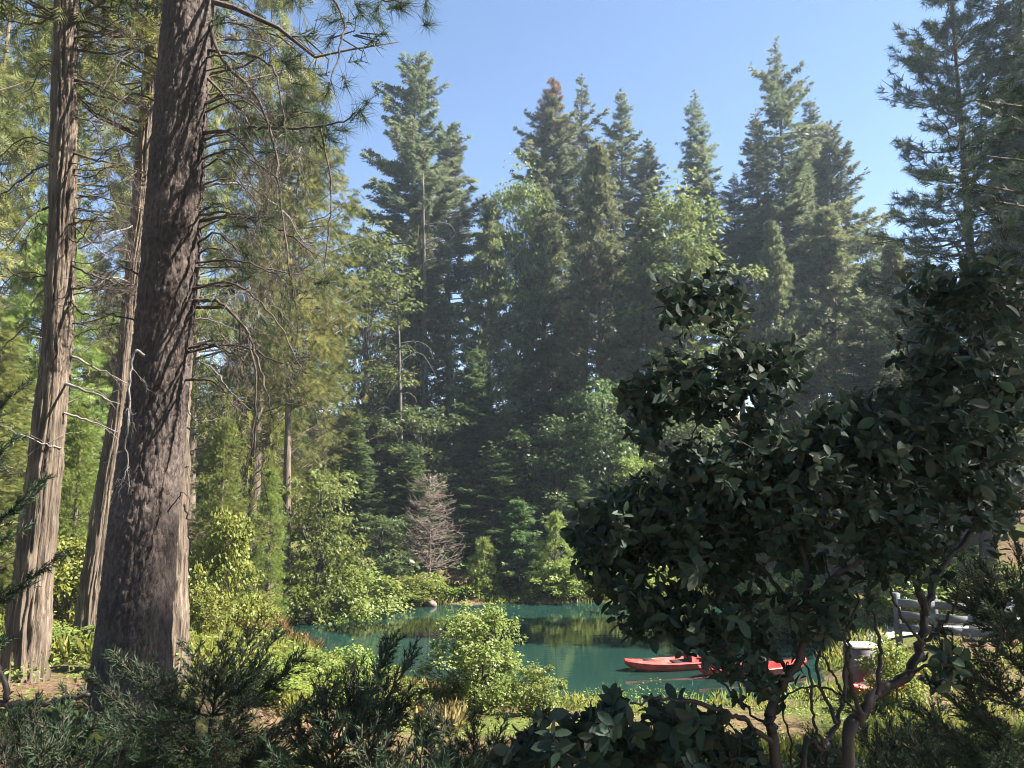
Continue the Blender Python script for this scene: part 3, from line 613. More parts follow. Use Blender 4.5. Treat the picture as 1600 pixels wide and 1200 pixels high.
# understorey firs on the slope
GU = 'young firs on the slope'
def ufir(px, py, Y, R, label, seed):
    own_tree('young_fir', 'fir tree', gen_fir, 'firlow', 'firbark', px, py, Y, R, label, seed, GU, share='uf%d' % (seed % 2))
ufir(585, 555, 41, 2.2, 'shaded young fir left of the two bare trunks', 61)
ufir(745, 540, 40, 2.2, 'shaded young fir right of the two bare trunks', 62)
ufir(830, 560, 42, 2.4, 'young fir deep in the shade below the dark fir', 63)
ufir(640, 690, 35, 1.8, 'young fir standing behind the bare brown sapling', 64)
ufir(770, 700, 36, 1.9, 'dim young fir between the bare brown sapling and the lake conifers', 65)
ufir(560, 640, 34, 1.9, 'tiered young fir behind the bright layered maple', 66)
ufir(905, 740, 34, 1.5, 'dim young fir behind the pale shore cedar', 67)
# three small conifers at the shore
own_tree('young_fir', 'fir tree', gen_fir, 'firlow', 'firbark', 810, 776, 32.6, 1.45, 'middle and tallest of three small conifers at the far shore', 71, None, z0=.03, dens=60, sl=.2, whorl=.17, irr=.15, up=.35)
own_tree('young_cedar', 'cedar', gen_cedar, 'willow', 'cedarbark', 757, 842, 31.9, .68, 'smallest pointed conifer at the far shore with rusty foot', 72, None, z0=.06, n_clump=120, per=16, sl=.15, csize=.16, full=.85)
own_tree('young_cedar', 'cedar', gen_cedar, 'willow', 'cedarbark', 868, 804, 31.9, 1.0, 'bright slim conifer at the far shore mirrored in the water', 73, None, z0=.04, n_clump=170, per=18, sl=.17, csize=.2, full=.8)
own_tree('shore_bush', 'bush', gen_broad, 'willow', 'twig', 880, 880, 31.7, 1.2, 'pale leafy bush at the foot of the bright slim conifer', 74, None, z0=.05, n_clump=45, per=50, ls=.12, tm=OVAL, csize=.3, stems=3)

# bare trunks and dead brown sapling
def bare_tree():
    for px0, px1, py0, py1, Y, rad, lab in ((628, 621, 700, 440, 39, .17, 'pale bare trunk left of a pair below the leftmost tall fir'),
                                            (664, 661, 650, 270, 42, .30, 'thicker dark bare trunk below the leftmost tall fir')):
        a, b = pt(px0, py0, Y), pt(px1, py1, Y); g = rng(px0); z = gz(a[0], Y); a[2] = z - .3
        r = thing('bare_trunk', lab, 'tree trunk', (a[0], Y, z)); m = MB()
        m.tube([a, (a * .5 + b * .5) + [.06, 0, 0], b], rad, .03, 10, 18, .012, g); m.build('trunk', M['palebark' if rad < .25 else 'firbark'], r, r.location, True)
        w = MB()
        for k in range(26):
            q = a + (b - a) * g.uniform(.25, .85); s = 1 if px0 > 640 else g.choice([-1, 1]); L = g.uniform(.8, 2.2); az = g.uniform(-.9, .9) + (0 if s > 0 else math.pi)
            e = np.array([math.cos(az), math.sin(az), 0]) * L
            w.tube([q, q + e * .5 + [0, 0, .3 * L * g.uniform(-.2, 1)], q + e * .85 - [0, 0, .1 * L], q + e - [0, 0, .5 * L]], .03, .008, 4, 8, .015, g)
        w.build('dead_branches', M['palebark'], r, r.location)
bare_tree()
M['dead_wood'] = noisemat('dead_sapling_wood', [(.12, .085, .070), (.19, .145, .122), (.27, .215, .185)], (20, 20, 20), 4, .9, .2, .003)
def dead_sapling():
    x, y, H = tip(672, 742, 32.3); g = rng(88); z = gz(x, y)
    r = thing('dead_sapling', 'leafless reddish brown sapling with fine twigs at the far shore', 'tree', (x, y, z)); m = MB(); w = MB()
    m.tube([(0, 0, -.2), (.05, 0, H * .4), (-.03, .03, H * .75), (0, 0, H)], .05, .008, 6, 12, .01, g)
    for k in range(150):
        t = .16 + .82 * g.random(); a = g.uniform(0, 6.28); L = 1.35 * (1 - t) ** .6 * g.uniform(.6, 1.15) + .12; b = np.array([0, 0, t * H]); dh = np.array([math.cos(a), math.sin(a), 0])
        p = w.tube([b, b + dh * L * .5 + [0, 0, .05], b + dh * L + [0, 0, .22 * L]], .014, .005, 3, 6, .02, g)
        for j in range(9):
            q = p[g.integers(1, 6)]; e = (dh * .6 + g.normal(0, .5, 3) + [0, 0, .2]) * .38 * g.uniform(.5, 1.2)
            w.tubes(np.array([[q, q + e * .5 + g.normal(0, .02, 3), q + e]]), [[.007, .006, .004]], 3)
    m.build('trunk', M['dead_wood'], r, sm=True); w.build('twigs', M['dead_wood'], r)
M['dead_wood'] = noisemat('dead_sapling_wood', [(.12, .085, .070), (.19, .145, .122), (.27, .215, .185)], (20, 20, 20), 4, .9, .2, .003)
dead_sapling()

# ------------------------------------------------------------------ pine and dark conifers on the right
own_tree('pine_tree', 'pine tree', gen_pine, 'pine', 'pinebark', 1474, -60, 26, 3.7, 'tall open pine with tufted needles on the right', 81, None, z0=.28, nb=150, tpb=20, L=.27, W=.026, n=26)
own_tree('pine_tree', 'pine tree', gen_pine, 'pine', 'pinebark', 1590, 150, 36, 3.0, 'second tufted pine at the right edge behind the nearer dark conifer', 82, None, z0=.2, nb=110, tpb=14, L=.27, W=.026, n=24)
def right_conifer(x, y, H, R, label, seed):
    own_tree('dark_conifer', 'conifer', gen_cedar, 'sequoia', 'cedarbark', 800 + F_PX * x / (y * cp), 600, y, R, label, seed, 'dark conifers at the right', share='rc0', H=H)
right_conifer(9.0, 8.4, 16, 4.2, 'dark drooping conifer whose branches hang in at the top right edge', 83)
right_conifer(11.6, 11.6, 11, 2.9, 'lower dark conifer just beyond the right edge that shades the near bank', 89)  # out of view, put in to darken the ground under the shrub
right_conifer(10.5, 5.2, 20, 5.0, 'big conifer just outside the right edge that shades the foreground', 84)

for i, (x, y, H, R) in enumerate(((5.5, -4.5, 22, 4.8), (-5.0, -5.5, 21, 4.6), (0.5, -9.5, 23, 5.0))):  # unseen trees added to block sky light and darken the foreground
    own_tree('dark_conifer', 'conifer', gen_cedar, 'sequoia', 'cedarbark', 0, 0, 5, R, ['conifer behind the viewer to the right', 'conifer behind the viewer to the left', 'conifer straight behind the viewer'][i], 85 + i, 'conifers around the viewer', share='rc0', H=H, at=(x, y))
# ------------------------------------------------------------------ left background trees
GL = 'sunlit trees behind the left trunks'
cl = lambda px, py, Y, R, label, seed, fol='cedar', share=None, **k: own_tree('cedar_tree', 'cedar', gen_cedar, fol, 'cedarbark', px, py, Y, R, label, seed, GL, share, **k)
cl(478, 120, 27, 2.2, 'slender yellow green cedar with bare lower trunk left of the sky', 91, z0=.40, n_clump=330, per=26, sl=.30, full=.5, trunk_r=.17, hang=.6)
cl(430, -60, 31, 2.6, 'tall yellowish cedar just right of the big dark pine trunk', 92, share='cl0')
cl(330, 40, 36, 3.0, 'cedar directly behind the big dark pine trunk', 93, share='cl1')
cl(150, -150, 30, 3.4, 'feathery cedar seen between the two left cedar trunks', 94, share='cl0')
cl(20, -120, 27, 3.2, 'feathery cedar at the left edge behind the leftmost trunk', 95, share='cl1')
cl(-90, -250, 22, 3.2, 'cedar reaching in at the far upper left corner', 96, share='cl0')
cl(235, 150, 40, 3.2, 'more distant cedar behind the leaning trunk', 97, share='cl1')
cl(520, 420, 38, 2.2, 'dim cedar behind the slender yellow green cedar', 98, share='cl0')
cl(445, 330, 33, 2.4, 'cedar filling the gap left of the slender yellow green cedar', 99, share='cl1')
cl(90, 330, 21, 1.9, 'low yellow green cedar between the leftmost trunk and the leaning trunk', 100, 'youngcedar', share='cl2')
cl(352, 655, 24.5, 1.25, 'bright pyramid shaped young cedar right of the big pine', 101, 'youngcedar', share='cl2')
cl(0, 520, 18, 1.7, 'dark low cedar at the left edge', 102, share='cl2')
cl(128, 640, 19, .95, 'bright feathery young cedar between the leftmost cedar and the leaning trunk', 105, 'youngcedar', share='cl2')
cl(425, 735, 25, .75, 'small bright feathery cedar between the pyramid shaped one and the slender trunk', 106, 'youngcedar', share='cl2')
cl(395, 520, 34, 2.0, 'shaded cedar above the bright pyramid shaped young cedar', 103, share='cl1')
cl(200, 480, 26, 1.9, 'sunny cedar showing between the leaning trunk and the pine', 104, 'youngcedar', share='cl2')
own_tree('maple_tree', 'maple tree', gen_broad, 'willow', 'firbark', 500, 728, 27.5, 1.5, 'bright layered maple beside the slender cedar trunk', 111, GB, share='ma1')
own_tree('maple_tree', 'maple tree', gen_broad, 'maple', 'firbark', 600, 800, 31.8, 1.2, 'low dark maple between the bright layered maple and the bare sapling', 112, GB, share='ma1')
GS = 'sunlit bushes on the left bank'
def bush(px, py, Y, R, label, seed, fol='shrub', share=None, group=GS, **k):
    return own_tree('bush', 'bush', gen_broad, fol, 'twig', px, py, Y, R, label, seed, group, share=share or 'bu%d' % (seed % 3))
bush(352, 812, 21, .95, 'yellow green bush directly right of the big pine trunk', 121, 'oak')
bush(560, 893, 28.6, 1.6, 'wide rounded bush overhanging the left end of the lake', 122, 'willow')
bush(640, 905, 30.9, .95, 'low pale bush between the wide rounded bush and the bare sapling', 123, 'shrub')
bush(470, 915, 27, 1.1, 'low bush under the bright layered maple', 124, 'shrub')
bush(395, 930, 23.5, .8, 'low yellowish bush on the bank left of the lake', 125, 'oak')
bush(320, 925, 19, .6, 'yellow bush low beside the pine and the hidden cedar', 126, 'oak')
bush(110, 850, 17, 1.0, 'yellow green bush between the leftmost cedar and the leaning trunk', 127, 'oak')
bush(30, 870, 19, 1.1, 'yellow green bush at the left edge', 128, 'shrub')
bush(105, 985, 12.4, .65, 'small bright bush in front of the leaning trunk', 129, 'willow', share='bf0')
bush(165, 760, 24, 1.3, 'tall sunny bush behind the leaning trunk', 130, 'shrub')
bush(545, 1015, 14.6, .6, 'sunlit bush at the waterside left of the round bush', 131, 'shrub', share='bf0')
bush(475, 1020, 14.0, .6, 'pale green bush behind the dark feathery sprays', 132, 'willow', share='bf0')
bush(610, 1050, 14.4, .55, 'low bush beside the dry grass on the near bank', 133, 'shrub', share='bf0')
bush(405, 1030, 11.5, .6, 'low bush just right of the foot of the big pine', 134, 'shrub', share='bf0')
# round bright bush before the lake
own_tree('bush', 'bush', gen_broad, 'willow', 'twig', 748, 958, 15.4, .95, 'bright yellow green round bush in front of the lake', 135, None, z0=.03, n_clump=230, per=62, ls=.05, tm=OVAL, csize=.17, stems=6, trunk_r=.05, flat=.8, shape=.9)
bush(838, 1045, 15.0, .5, 'low right shoulder bush beside the bright round bush', 136, 'willow', share='bf0', group=None)
# right bank greenery
GR = 'bushes on the right bank'
bush(1395, 1005, 15.2, .55, 'sunlit yellow green bush beside the grey box', 137, 'shrub', share='bf0', group=GR)
bush(1240, 900, 24.5, 1.6, 'sunny bush across the water behind the dark shrub stems', 138, 'willow', group=GR)
bush(1425, 875, 23, 1.3, 'sunny bush behind the left end of the fence', 139, 'shrub', group=GR)
bush(1530, 880, 24, 1.5, 'yellowish bush behind the right end of the fence', 140, 'shrub', group=GR)

# ------------------------------------------------------------------ near trunks on the left
def fwd(p): return p[1] * cp + (p[2] - CZ) * sp
def trunk_px(tab, Y, ztop, n, K, disp, seed, dense_top=None):
    """tab: (py, x_left, x_right) photo edges -> displaced trunk mesh; returns MB, centre function, radius function"""
    c = []; r = []
    for py, a, b in sorted(tab, reverse=True):
        p = pt((a + b) / 2, py, Y); c.append(p); r.append((b - a) / 2 / F_PX * fwd(p))
    c = np.array(c); r = np.array(r)
    k = (c[-1, 0] - c[-2, 0]) / (c[-1, 2] - c[-2, 2]); z1 = c[-1, 2]; r1 = r[-1]
    zb = gz(c[0, 0], Y)
    zk = np.concatenate([[zb - .3], c[:, 2][c[:, 2] > zb + .25], [ztop]])
    xk = np.concatenate([[c[0, 0]], c[:, 0][c[:, 2] > zb + .25], [c[-1, 0] + k * .6 * (ztop - z1)]])
    rk = np.concatenate([[r[0] * 1.22], r[c[:, 2] > zb + .25], [.05]])
    X = lambda z: np.interp(z, zk, xk); R = lambda z: np.interp(z, zk, rk)
    zz = np.concatenate([np.linspace(zb - .3, z1 + .6, K), np.linspace(z1 + .7, ztop, 30)])
    xs = np.convolve(np.pad(X(zz), 12, 'edge'), np.ones(25) / 25, 'valid') ; rs = np.convolve(np.pad(R(zz), 12, 'edge'), np.ones(25) / 25, 'valid')
    th = np.linspace(0, 2 * np.pi, n, endpoint=False)
    TH, ZZ = np.meshgrid(th, zz); RR = rs[:, None] + disp(TH, ZZ, rs[:, None])
    v = np.stack([xs[:, None] + RR * np.cos(TH), Y + RR * np.sin(TH), ZZ], -1).reshape(-1, 3)
    i = (np.arange(len(zz) - 1)[:, None] * n + np.arange(n)[None]).ravel(); j = (np.arange(len(zz) - 1)[:, None] * n + ((np.arange(n) + 1) % n)[None]).ravel()
    m = MB(); m.add(v, [np.stack([i, j, j + n, i + n], -1)])
    return m, X, R, np.array([X(zb), Y, zb])
def pine_disp(TH, ZZ, R):
    pu = 24; u = TH / 6.2832 * pu
    w = 2.2 * (vnoise(u * .5, ZZ * 2.3, 3, pu // 2) - .5) + 1.1 * (vnoise(u, ZZ * 6.5, 17, pu) - .5) + .5 * (vnoise(u * 2, ZZ * 15, 18, pu * 2) - .5)
    f1, f2 = cell2(u + w * .55, ZZ * 2.7 + w * .9, 4, pu)
    g1, g2 = cell2(u * 3 + w, ZZ * 10 + w, 6, pu * 3)
    plate = np.clip((f2 - f1) * 3.4, 0, 1) ** .8
    return .023 * (plate - .8) + .009 * (np.clip((g2 - g1) * 3.5, 0, 1) - .6) * (.25 + plate) + .007 * (vnoise(u * 6, ZZ * 34, 9, pu * 6) - .5) + .03 * (vnoise(TH / 6.2832 * 5, ZZ * .8, 12, 5) - .5)
def cedar_disp(TH, ZZ, R):
    pu = 20; u = TH / 6.2832 * pu + .45 * np.sin(ZZ * 1.1) + .25 * np.sin(ZZ * 3.3 + TH)
    a = 1 - np.abs(2 * vnoise(u, ZZ * .9, 13, pu) - 1); b = 1 - np.abs(2 * vnoise(u * 3, ZZ * 2.6, 14, pu * 3) - 1)
    return R * (.26 * (a ** 2 - .5) + .17 * (b ** 1.5 - .5) + .08 * (vnoise(u * 8, ZZ * 7, 16, pu * 8) - .5) + .05 * (vnoise(TH / 6.28 * 5, ZZ * .8, 15, 5) - .5))

def twiggy(w, p, r, g, n=10, L=.35, sag=.4, lvl=2, pts_out=None):
    """side twigs on a branch path"""
    K = len(p)
    for _ in range(n):
        i = g.integers(K // 4, K - 1); t = nrm(p[i + 1 if i + 1 < K else i] - p[i - 1])
        l = L * g.uniform(.4, 1.3); d = nrm(t * .7 + g.normal(0, .6, 3))
        q = p[i]; e1 = q + d * l * .5 + [0, 0, -.05 * l]; e2 = q + d * l + [0, 0, -sag * l * g.uniform(0, 1)]
        rr = max(.0022, r * (1 - .6 * i / K) * .5)
        c = w.tube([q, e1, e2], rr, .0018, 4, 7, .010, g)
        if pts_out is not None: pts_out.append((c[-1], nrm(c[-1] - c[-3])))
        if lvl > 1: twiggy(w, c, rr, g, 3, L * .5, sag, lvl - 1, pts_out)
def px_branch(root, path, Y, r, seed, mt='twig', dY=0., tw=10, L=.35, tuft=0, jit=.008, lvl=2, sag=.4, name='branch'):
    g = rng(seed); n = len(path)
    P = [pt(a, b, Y + dY * i / max(1, n - 1)) for i, (a, b) in enumerate(path)]
    w = MB(); ends = []; p = w.tube(P, r, r * .28, 6, max(10, n * 5), jit, g)
    twiggy(w, p, r * .6, g, tw, L, sag, lvl, ends)
    o = w.build(name, M[mt], root, root.location, True)
    if tuft:
        ml = MB(); ends = ends + [(p[-1], nrm(p[-1] - p[-4]))]
        g.shuffle(ends); E = ends[:tuft] + [(p[-1], nrm(p[-1] - p[-4]))]
        tufts(ml, np.array([e[0] for e in E]), np.array([e[1] for e in E]) + [0, 0, .3], g, 90, .23, .005, .75)
        ml.build('needles', M['pine'], o, root.location)
    return o

# big dark pine
PT = [(1100, 147, 264), (997, 155, 262), (900, 165, 270), (800, 178, 276), (700, 192, 285), (602, 206, 292), (388, 224, 309), (200, 241, 320), (0, 258, 332)]
m, PX_, PR_, pb = trunk_px(PT, 8.0, 24, 136, 370, pine_disp, 1)
pine = thing('pine_tree', 'big dark pine trunk with rough plated bark in the left foreground', 'pine tree', pb)
m.build('trunk', M['pinebark'], pine, pb, True)
px_branch(pine, [(318, 208), (360, 203), (410, 198), (470, 200), (530, 192), (562, 172)], 8, .022, 201, dY=-.6, tw=14, L=.26, tuft=14)
px_branch(pine, [(325, 25), (345, 90), (400, 150), (428, 230), (440, 330), (452, 430)], 8, .024, 202, dY=-.9, tw=16, L=.45, sag=.9)
px_branch(pine, [(318, 78), (380, 85), (425, 105), (440, 160), (447, 215)], 8, .020, 203, dY=-.5, tw=14, L=.4, tuft=4)
px_branch(pine, [(312, 345), (355, 338), (400, 344), (450, 366), (496, 402)], 8, .022, 204, dY=-.4, tw=14, L=.4, sag=.7)
px_branch(pine, [(303, 470), (345, 474), (388, 520), (408, 580), (424, 645)], 8, .021, 205, dY=-.7, tw=12, L=.35, sag=.9)
px_branch(pine, [(305, 480), (360, 486), (392, 540), (400, 610), (394, 690), (380, 748)], 8, .018, 206, dY=-.3, tw=10, L=.35, sag=.9)
px_branch(pine, [(308, 446), (360, 445), (410, 424), (436, 400), (440, 365)], 8, .016, 207, dY=.4, tw=10, L=.35)
px_branch(pine, [(500, 196), (512, 260), (518, 320), (510, 390), (508, 425), (522, 448)], 7.6, .011, 208, dY=-.1, tw=7, L=.25, sag=.2, lvl=1)
px_branch(pine, [(288, 788), (294, 815), (297, 870), (296, 932)], 7.7, .012, 209, tw=4, L=.15, lvl=1)
px_branch(pine, [(330, -60), (420, -40), (500, -20), (536, 30), (528, 90), (512, 142)], 8, .022, 210, dY=-.8, tw=14, L=.4, tuft=8, sag=.8)
px_branch(pine, [(226, 556), (212, 548), (206, 570), (203, 640), (199, 700), (203, 772)], 7.55, .016, 211, 'greybark', dY=-.15, tw=8, L=.3, lvl=2, sag=.6)
px_branch(pine, [(330, -40), (450, -50), (560, -12), (640, 6)], 8, .022, 212, dY=-1.2, tw=12, L=.35, tuft=9)
px_branch(pine, [(322, 120), (380, 175), (430, 190), (480, 176), (505, 180)], 8, .016, 213, dY=.5, tw=12, L=.26, tuft=12)
px_branch(pine, [(262, 800), (285, 770), (300, 790)], 7.7, .008, 214, tw=3, L=.12, lvl=1)
gq = rng(220)
for k in range(34):
    y0 = gq.uniform(5, 640) if k % 3 else gq.uniform(5, 300); z = pt(250, y0, 8)[2]; ex = np.interp(y0, [0, 388, 602, 1000], [330, 309, 292, 262]); l = gq.uniform(70, 210); dr = gq.uniform(-10, 150) * l / 150
    px_branch(pine, [(ex - 6, y0), (ex + l * .35, y0 - gq.uniform(0, 20)), (ex + l * .7, y0 + dr * .3), (ex + l, y0 + dr)], 8, gq.uniform(.009, .016), 230 + k, gq.choice(['twig', 'twig', 'twig', 'twig', 'greybark']), dY=gq.uniform(-1.2, 1), tw=11, L=.36, sag=.7, tuft=int(gq.random() < .3) * 4)
for k in range(4):
    y0 = gq.uniform(60, 520); ex = np.interp(y0, [0, 388, 602, 1000], [258, 224, 206, 155]); l = gq.uniform(60, 130)
    px_branch(pine, [(ex + 5, y0), (ex - l * .5, y0 - 12), (ex - l, y0 + gq.uniform(-10, 60))], 8, .011, 250 + k, dY=-.6, tw=8, L=.3, sag=.6)
mw, ml = MB(), MB(); gen_pine(mw, ml, 260, 14.5, 3.2, z0=.03, nb=85, tpb=12, L=.24, W=.012, n=24, org=(PX_(12.), 8, 9.6), trunk=False)
mw.build('upper_branches', M['twig'], pine, pb, True); ml.build('upper_needles', M['pine'], pine, pb)

# cedars with fibrous red brown bark
def near_cedar(tab, Y, ztop, label, seed, n=104, K=150):
    m, X, R, b = trunk_px(tab, Y, ztop, n, K, cedar_disp, seed)
    r = thing('cedar_tree', label, 'cedar', b, 'near cedars with fibrous bark'); m.build('trunk', M['cedarbark'], r, b, True)
    mw, ml = MB(), MB(); h = ztop - 10.2
    gen_cedar(mw, ml, 300 + seed, h, 2.3, z0=.06, n_clump=150, per=16, sl=.28, org=(X(11.), Y, 10.2), wood=True, trunk_r=.02, hang=.6, csize=.55, full=.5)
    mw.build('upper_branches', M['twig'], r, b); ml.build('upper_foliage', M['cedar'], r, b)
    return r
ca = near_cedar([(1084, 10, 64), (997, 15, 69), (795, 39, 86), (600, 66, 106), (400, 78, 115), (0, 88, 118)], 10, 22, 'leftmost cedar trunk with sunlit shaggy red brown bark', 1)
cb = near_cedar([(1020, 116, 154), (1000, 118, 155), (795, 145, 176), (602, 183, 206), (450, 194, 216), (350, 206, 230), (0, 234, 253)], 13, 23, 'leaning cedar trunk between the leftmost cedar and the big pine', 2)
cc = near_cedar([(1040, 228, 289), (997, 232, 288), (795, 244, 290), (602, 262, 297), (400, 275, 300), (0, 296, 318)], 11, 20, 'cedar trunk half hidden behind the right side of the big pine', 3)
for i, (p, rr, mt) in enumerate([
        ([(112, 30), (150, 38), (190, 55), (246, 68)], .022, 'twig'), ([(114, 125), (150, 132), (190, 155), (240, 168)], .022, 'twig'), ([(112, 238), (150, 250), (190, 258), (232, 275)], .02, 'cedarbark'),
        ([(110, 312), (135, 305), (165, 310), (225, 328)], .017, 'twig'), ([(106, 412), (140, 428), (175, 440), (216, 448)], .022, 'twig'), ([(104, 452), (150, 450), (215, 462)], .015, 'twig'),
        ([(103, 552), (150, 575), (204, 600)], .019, 'greybark'), ([(102, 600), (140, 612), (186, 632)], .022, 'greybark'), ([(100, 645), (145, 660), (192, 678)], .017, 'greybark'),
        ([(84, 440), (66, 455), (48, 476)], .026, 'greybark'), ([(85, 320), (50, 335), (20, 362), (-30, 372)], .018, 'twig'), ([(84, 255), (50, 268), (10, 300), (-20, 318)], .016, 'twig'),
        ([(92, 20), (60, 36), (20, 34), (-20, 20)], .018, 'twig'), ([(108, 465), (130, 490), (176, 492)], .016, 'twig'), ([(95, 700), (60, 690), (-10, 660)], .012, 'greybark'), ([(112, 180), (150, 200), (170, 290), (190, 330)], .012, 'twig'),
        ([(86, 360), (60, 350), (30, 395)], .012, 'twig'), ([(112, 90), (160, 60), (200, 70)], .012, 'twig'), ([(100, 500), (150, 520), (180, 600)], .010, 'twig'), ([(112, 350), (170, 400), (230, 410)], .012, 'greybark')]):
    px_branch(ca, p, 10, rr, 500 + i, mt, dY=gq.uniform(-.9, .5), tw=12 if mt == 'twig' else 4, L=.42, sag=.5, lvl=2 if mt == 'twig' else 1)
for i in range(28):
    y0 = gq.uniform(5, 540); ex = np.interp(y0, [0, 400, 600, 1000], [103, 97, 86, 42]); sg = gq.choice([-1, 1, 1]); l = gq.uniform(60, 150)
    px_branch(ca, [(ex, y0), (ex + sg * l * .4, y0 + gq.uniform(-25, 12)), (ex + sg * l * .75, y0 + gq.uniform(-25, 30)), (ex + sg * l, y0 + gq.uniform(-10, 70))], 10, gq.uniform(.007, .013), 580 + i, 'twig', dY=gq.uniform(-1.2, 1.2), tw=9, L=.4, sag=.6)
for i in range(12):
    y0 = gq.uniform(60, 620); ex = np.interp(y0, [0, 350, 602, 1000], [243, 218, 195, 136]); s = gq.choice([-1, 1]); l = gq.uniform(50, 110)
    px_branch(cb, [(ex, y0), (ex + s * l * .5, y0 + gq.uniform(-12, 12)), (ex + s * l, y0 + gq.uniform(-10, 60))], 13, .014, 540 + i, gq.choice(['twig', 'greybark']), dY=gq.uniform(-1, 1), tw=8, L=.45, sag=.5)
for i, p in enumerate([[(296, 535), (312, 540), (345, 530)], [(294, 590), (310, 600), (335, 635)], [(292, 640), (310, 660), (330, 640)], [(292, 668), (322, 685)], [(290, 730), (296, 728)], [(296, 500), (330, 500), (380, 520)], [(298, 560), (330, 575), (360, 610), (390, 640)]]):
    px_branch(cc, p, 10.8, .014, 560 + i, 'greybark', tw=3, L=.3, lvl=1)

# ------------------------------------------------------------------ broad leaved dark shrub on the right
LEAFVAR = []
def manzanita(root_label, seed, trunks, clouds, leafL, base, n_obj, gaps=(), name='manzanita'):
    g = rng(seed); r = thing(name, root_label, 'shrub', base)
    nodes = []; nr = []
    for path, Y0, Y1, r0, r1 in trunks:
        w = MB(); n = len(path); P = [pt(a, b, Y0 + (Y1 - Y0) * i / (n - 1)) for i, (a, b) in enumerate(path)]
        if path[0][1] >= 1195: P = [np.array([P[0][0] * .985 + base[0] * .015, P[0][1], base[2] - .1])] + P
        p = curve(P, len(P) * 6); q = p.copy(); q[1:] += g.normal(0, .004, q[1:].shape)
        rr = .8 * np.linspace(r0, r1, len(p)) * (1 + .10 * g.normal(0, 1, len(p)))
        w.tubes(q[None], rr[None], 10); w.build('stem', M['redbark'], r, base, True)
        k = len(p) // 4; nodes += list(p[k:]); nr += list(rr[k:])
    C = []
    for cx, cy, rx, ry, Y, dy, n in clouds:
        n = int(n * (2.0 if cy < 800 else 1.45 if cy < 900 else 1.0)); a = g.normal(0, 1, (n, 3)); a = nrm(a) * (g.random(n) ** .5 * np.exp(g.normal(.02, .22, n)))[:, None]
        for q in a:
            u, v = cx + rx * q[0], cy + ry * q[1]
            if not any(x0 < u < x1 and y0 < v < y1 for x0, y0, x1, y1 in gaps): C.append(pt(u, v, Y + dy * q[2]))
    C = np.array(C); nodes = np.array(nodes); nr = np.array(nr); tw = MB()
    o0 = np.array([np.min(np.linalg.norm(nodes - c, axis=1)) for c in C]).argsort()
    PP, DD = [], []
    for i in o0:
        c = C[i]; d = np.linalg.norm(nodes - c, axis=1) + .25 * np.maximum(0, nodes[:, 2] - c[2]); j = int(d.argmin()); s = nodes[j]
        mid = (s + c) / 2 + g.normal(0, .12, 3) * np.linalg.norm(c - s); mid[2] += .05 * np.linalg.norm(c - s)
        p = curve([s, mid, c], 7); p[1:-1] += g.normal(0, .004, (5, 3)); r0 = min(nr[j] * .8, .0035 + .012 * np.linalg.norm(c - s))
        tw.tubes(p[None], np.linspace(r0, .002, 7)[None], 4)
        nodes = np.concatenate([nodes, p[2:]]); nr = np.concatenate([nr, np.linspace(r0, .002, 7)[2:]])
        D = nrm(p[-1] - p[-3] + np.array([0, -.05, .35]) * np.linalg.norm(p[-1] - p[-3])); n = g.integers(7, 13)
        az = np.arange(n) * 2.4 + g.uniform(0, 6); inc = np.radians(np.linspace(25, 95, n)[g.permutation(n)] + g.normal(0, 12, n))
        A = nrm(np.cross(D, [0.3, .2, 1])); B = np.cross(D, A)
        ld = D * np.cos(inc)[:, None] + (A * np.cos(az)[:, None] + B * np.sin(az)[:, None]) * np.sin(inc)[:, None]
        PP.append(c - D * (np.linspace(0, .07, n) + .0)[:, None]); DD.append((ld, np.repeat(D[None], n, 0)))
    P = np.concatenate(PP); D = np.concatenate([a for a, b in DD]); N = np.concatenate([b for a, b in DD]) + g.normal(0, .35, P.shape)
    D[:, 2] -= .12; L = leafL * g.uniform(.5, 1.25, len(P)); W = L * g.uniform(.44, .58, len(P)); R = g.random(len(P))
    rel = P - np.array([0, 0, CZ]); f = rel[:, 1] * cp + rel[:, 2] * sp; px = 800 + F_PX * rel[:, 0] / f; py = 600 - F_PX * (-rel[:, 1] * sp + rel[:, 2] * cp) / f
    size = L / f * ((px > 0) & (px < 1600) & (py > 0) & (py < 1200)); big = np.zeros(len(P), bool); big[np.argsort(-size)[:n_obj]] = True
    tw.build('twigs', M['redbark'], r, base)['kind'] = 'stuff'
    ml = MB(); k = ~big; ml.cards(P[k], D[k], N[k], L[k], W[k], LEAF, R[k])
    o = ml.build('foliage', M['manz'], r, base); o['kind'] = 'stuff'
    if not LEAFVAR:
        for i in range(4):
            t = MB(); t.cards(np.zeros((1, 3)), np.array([[1., 0, 0]]), np.array([[0, 0, 1.]]), 1., (.46, .5, .56, .52)[i], LEAF, i / 3.); LEAFVAR.append(t.mesh('leaf', M['manz']))
    Dn = nrm(D); S = nrm(np.cross(N, Dn)); Nn = np.cross(Dn, S); b0 = np.array(base)
    for i in np.where(big)[0]:
        o = link('leaf', LEAFVAR[i % 4], r); q = P[i] - b0
        o.matrix_basis = Matrix([[Dn[i][a] * L[i], S[i][a] * L[i], Nn[i][a] * L[i], q[a]] for a in range(3)] + [[0, 0, 0, 1]])
    return r
b1 = pt(1275, 1300, 2.6); b1[2] = gz(b1[0], b1[1])
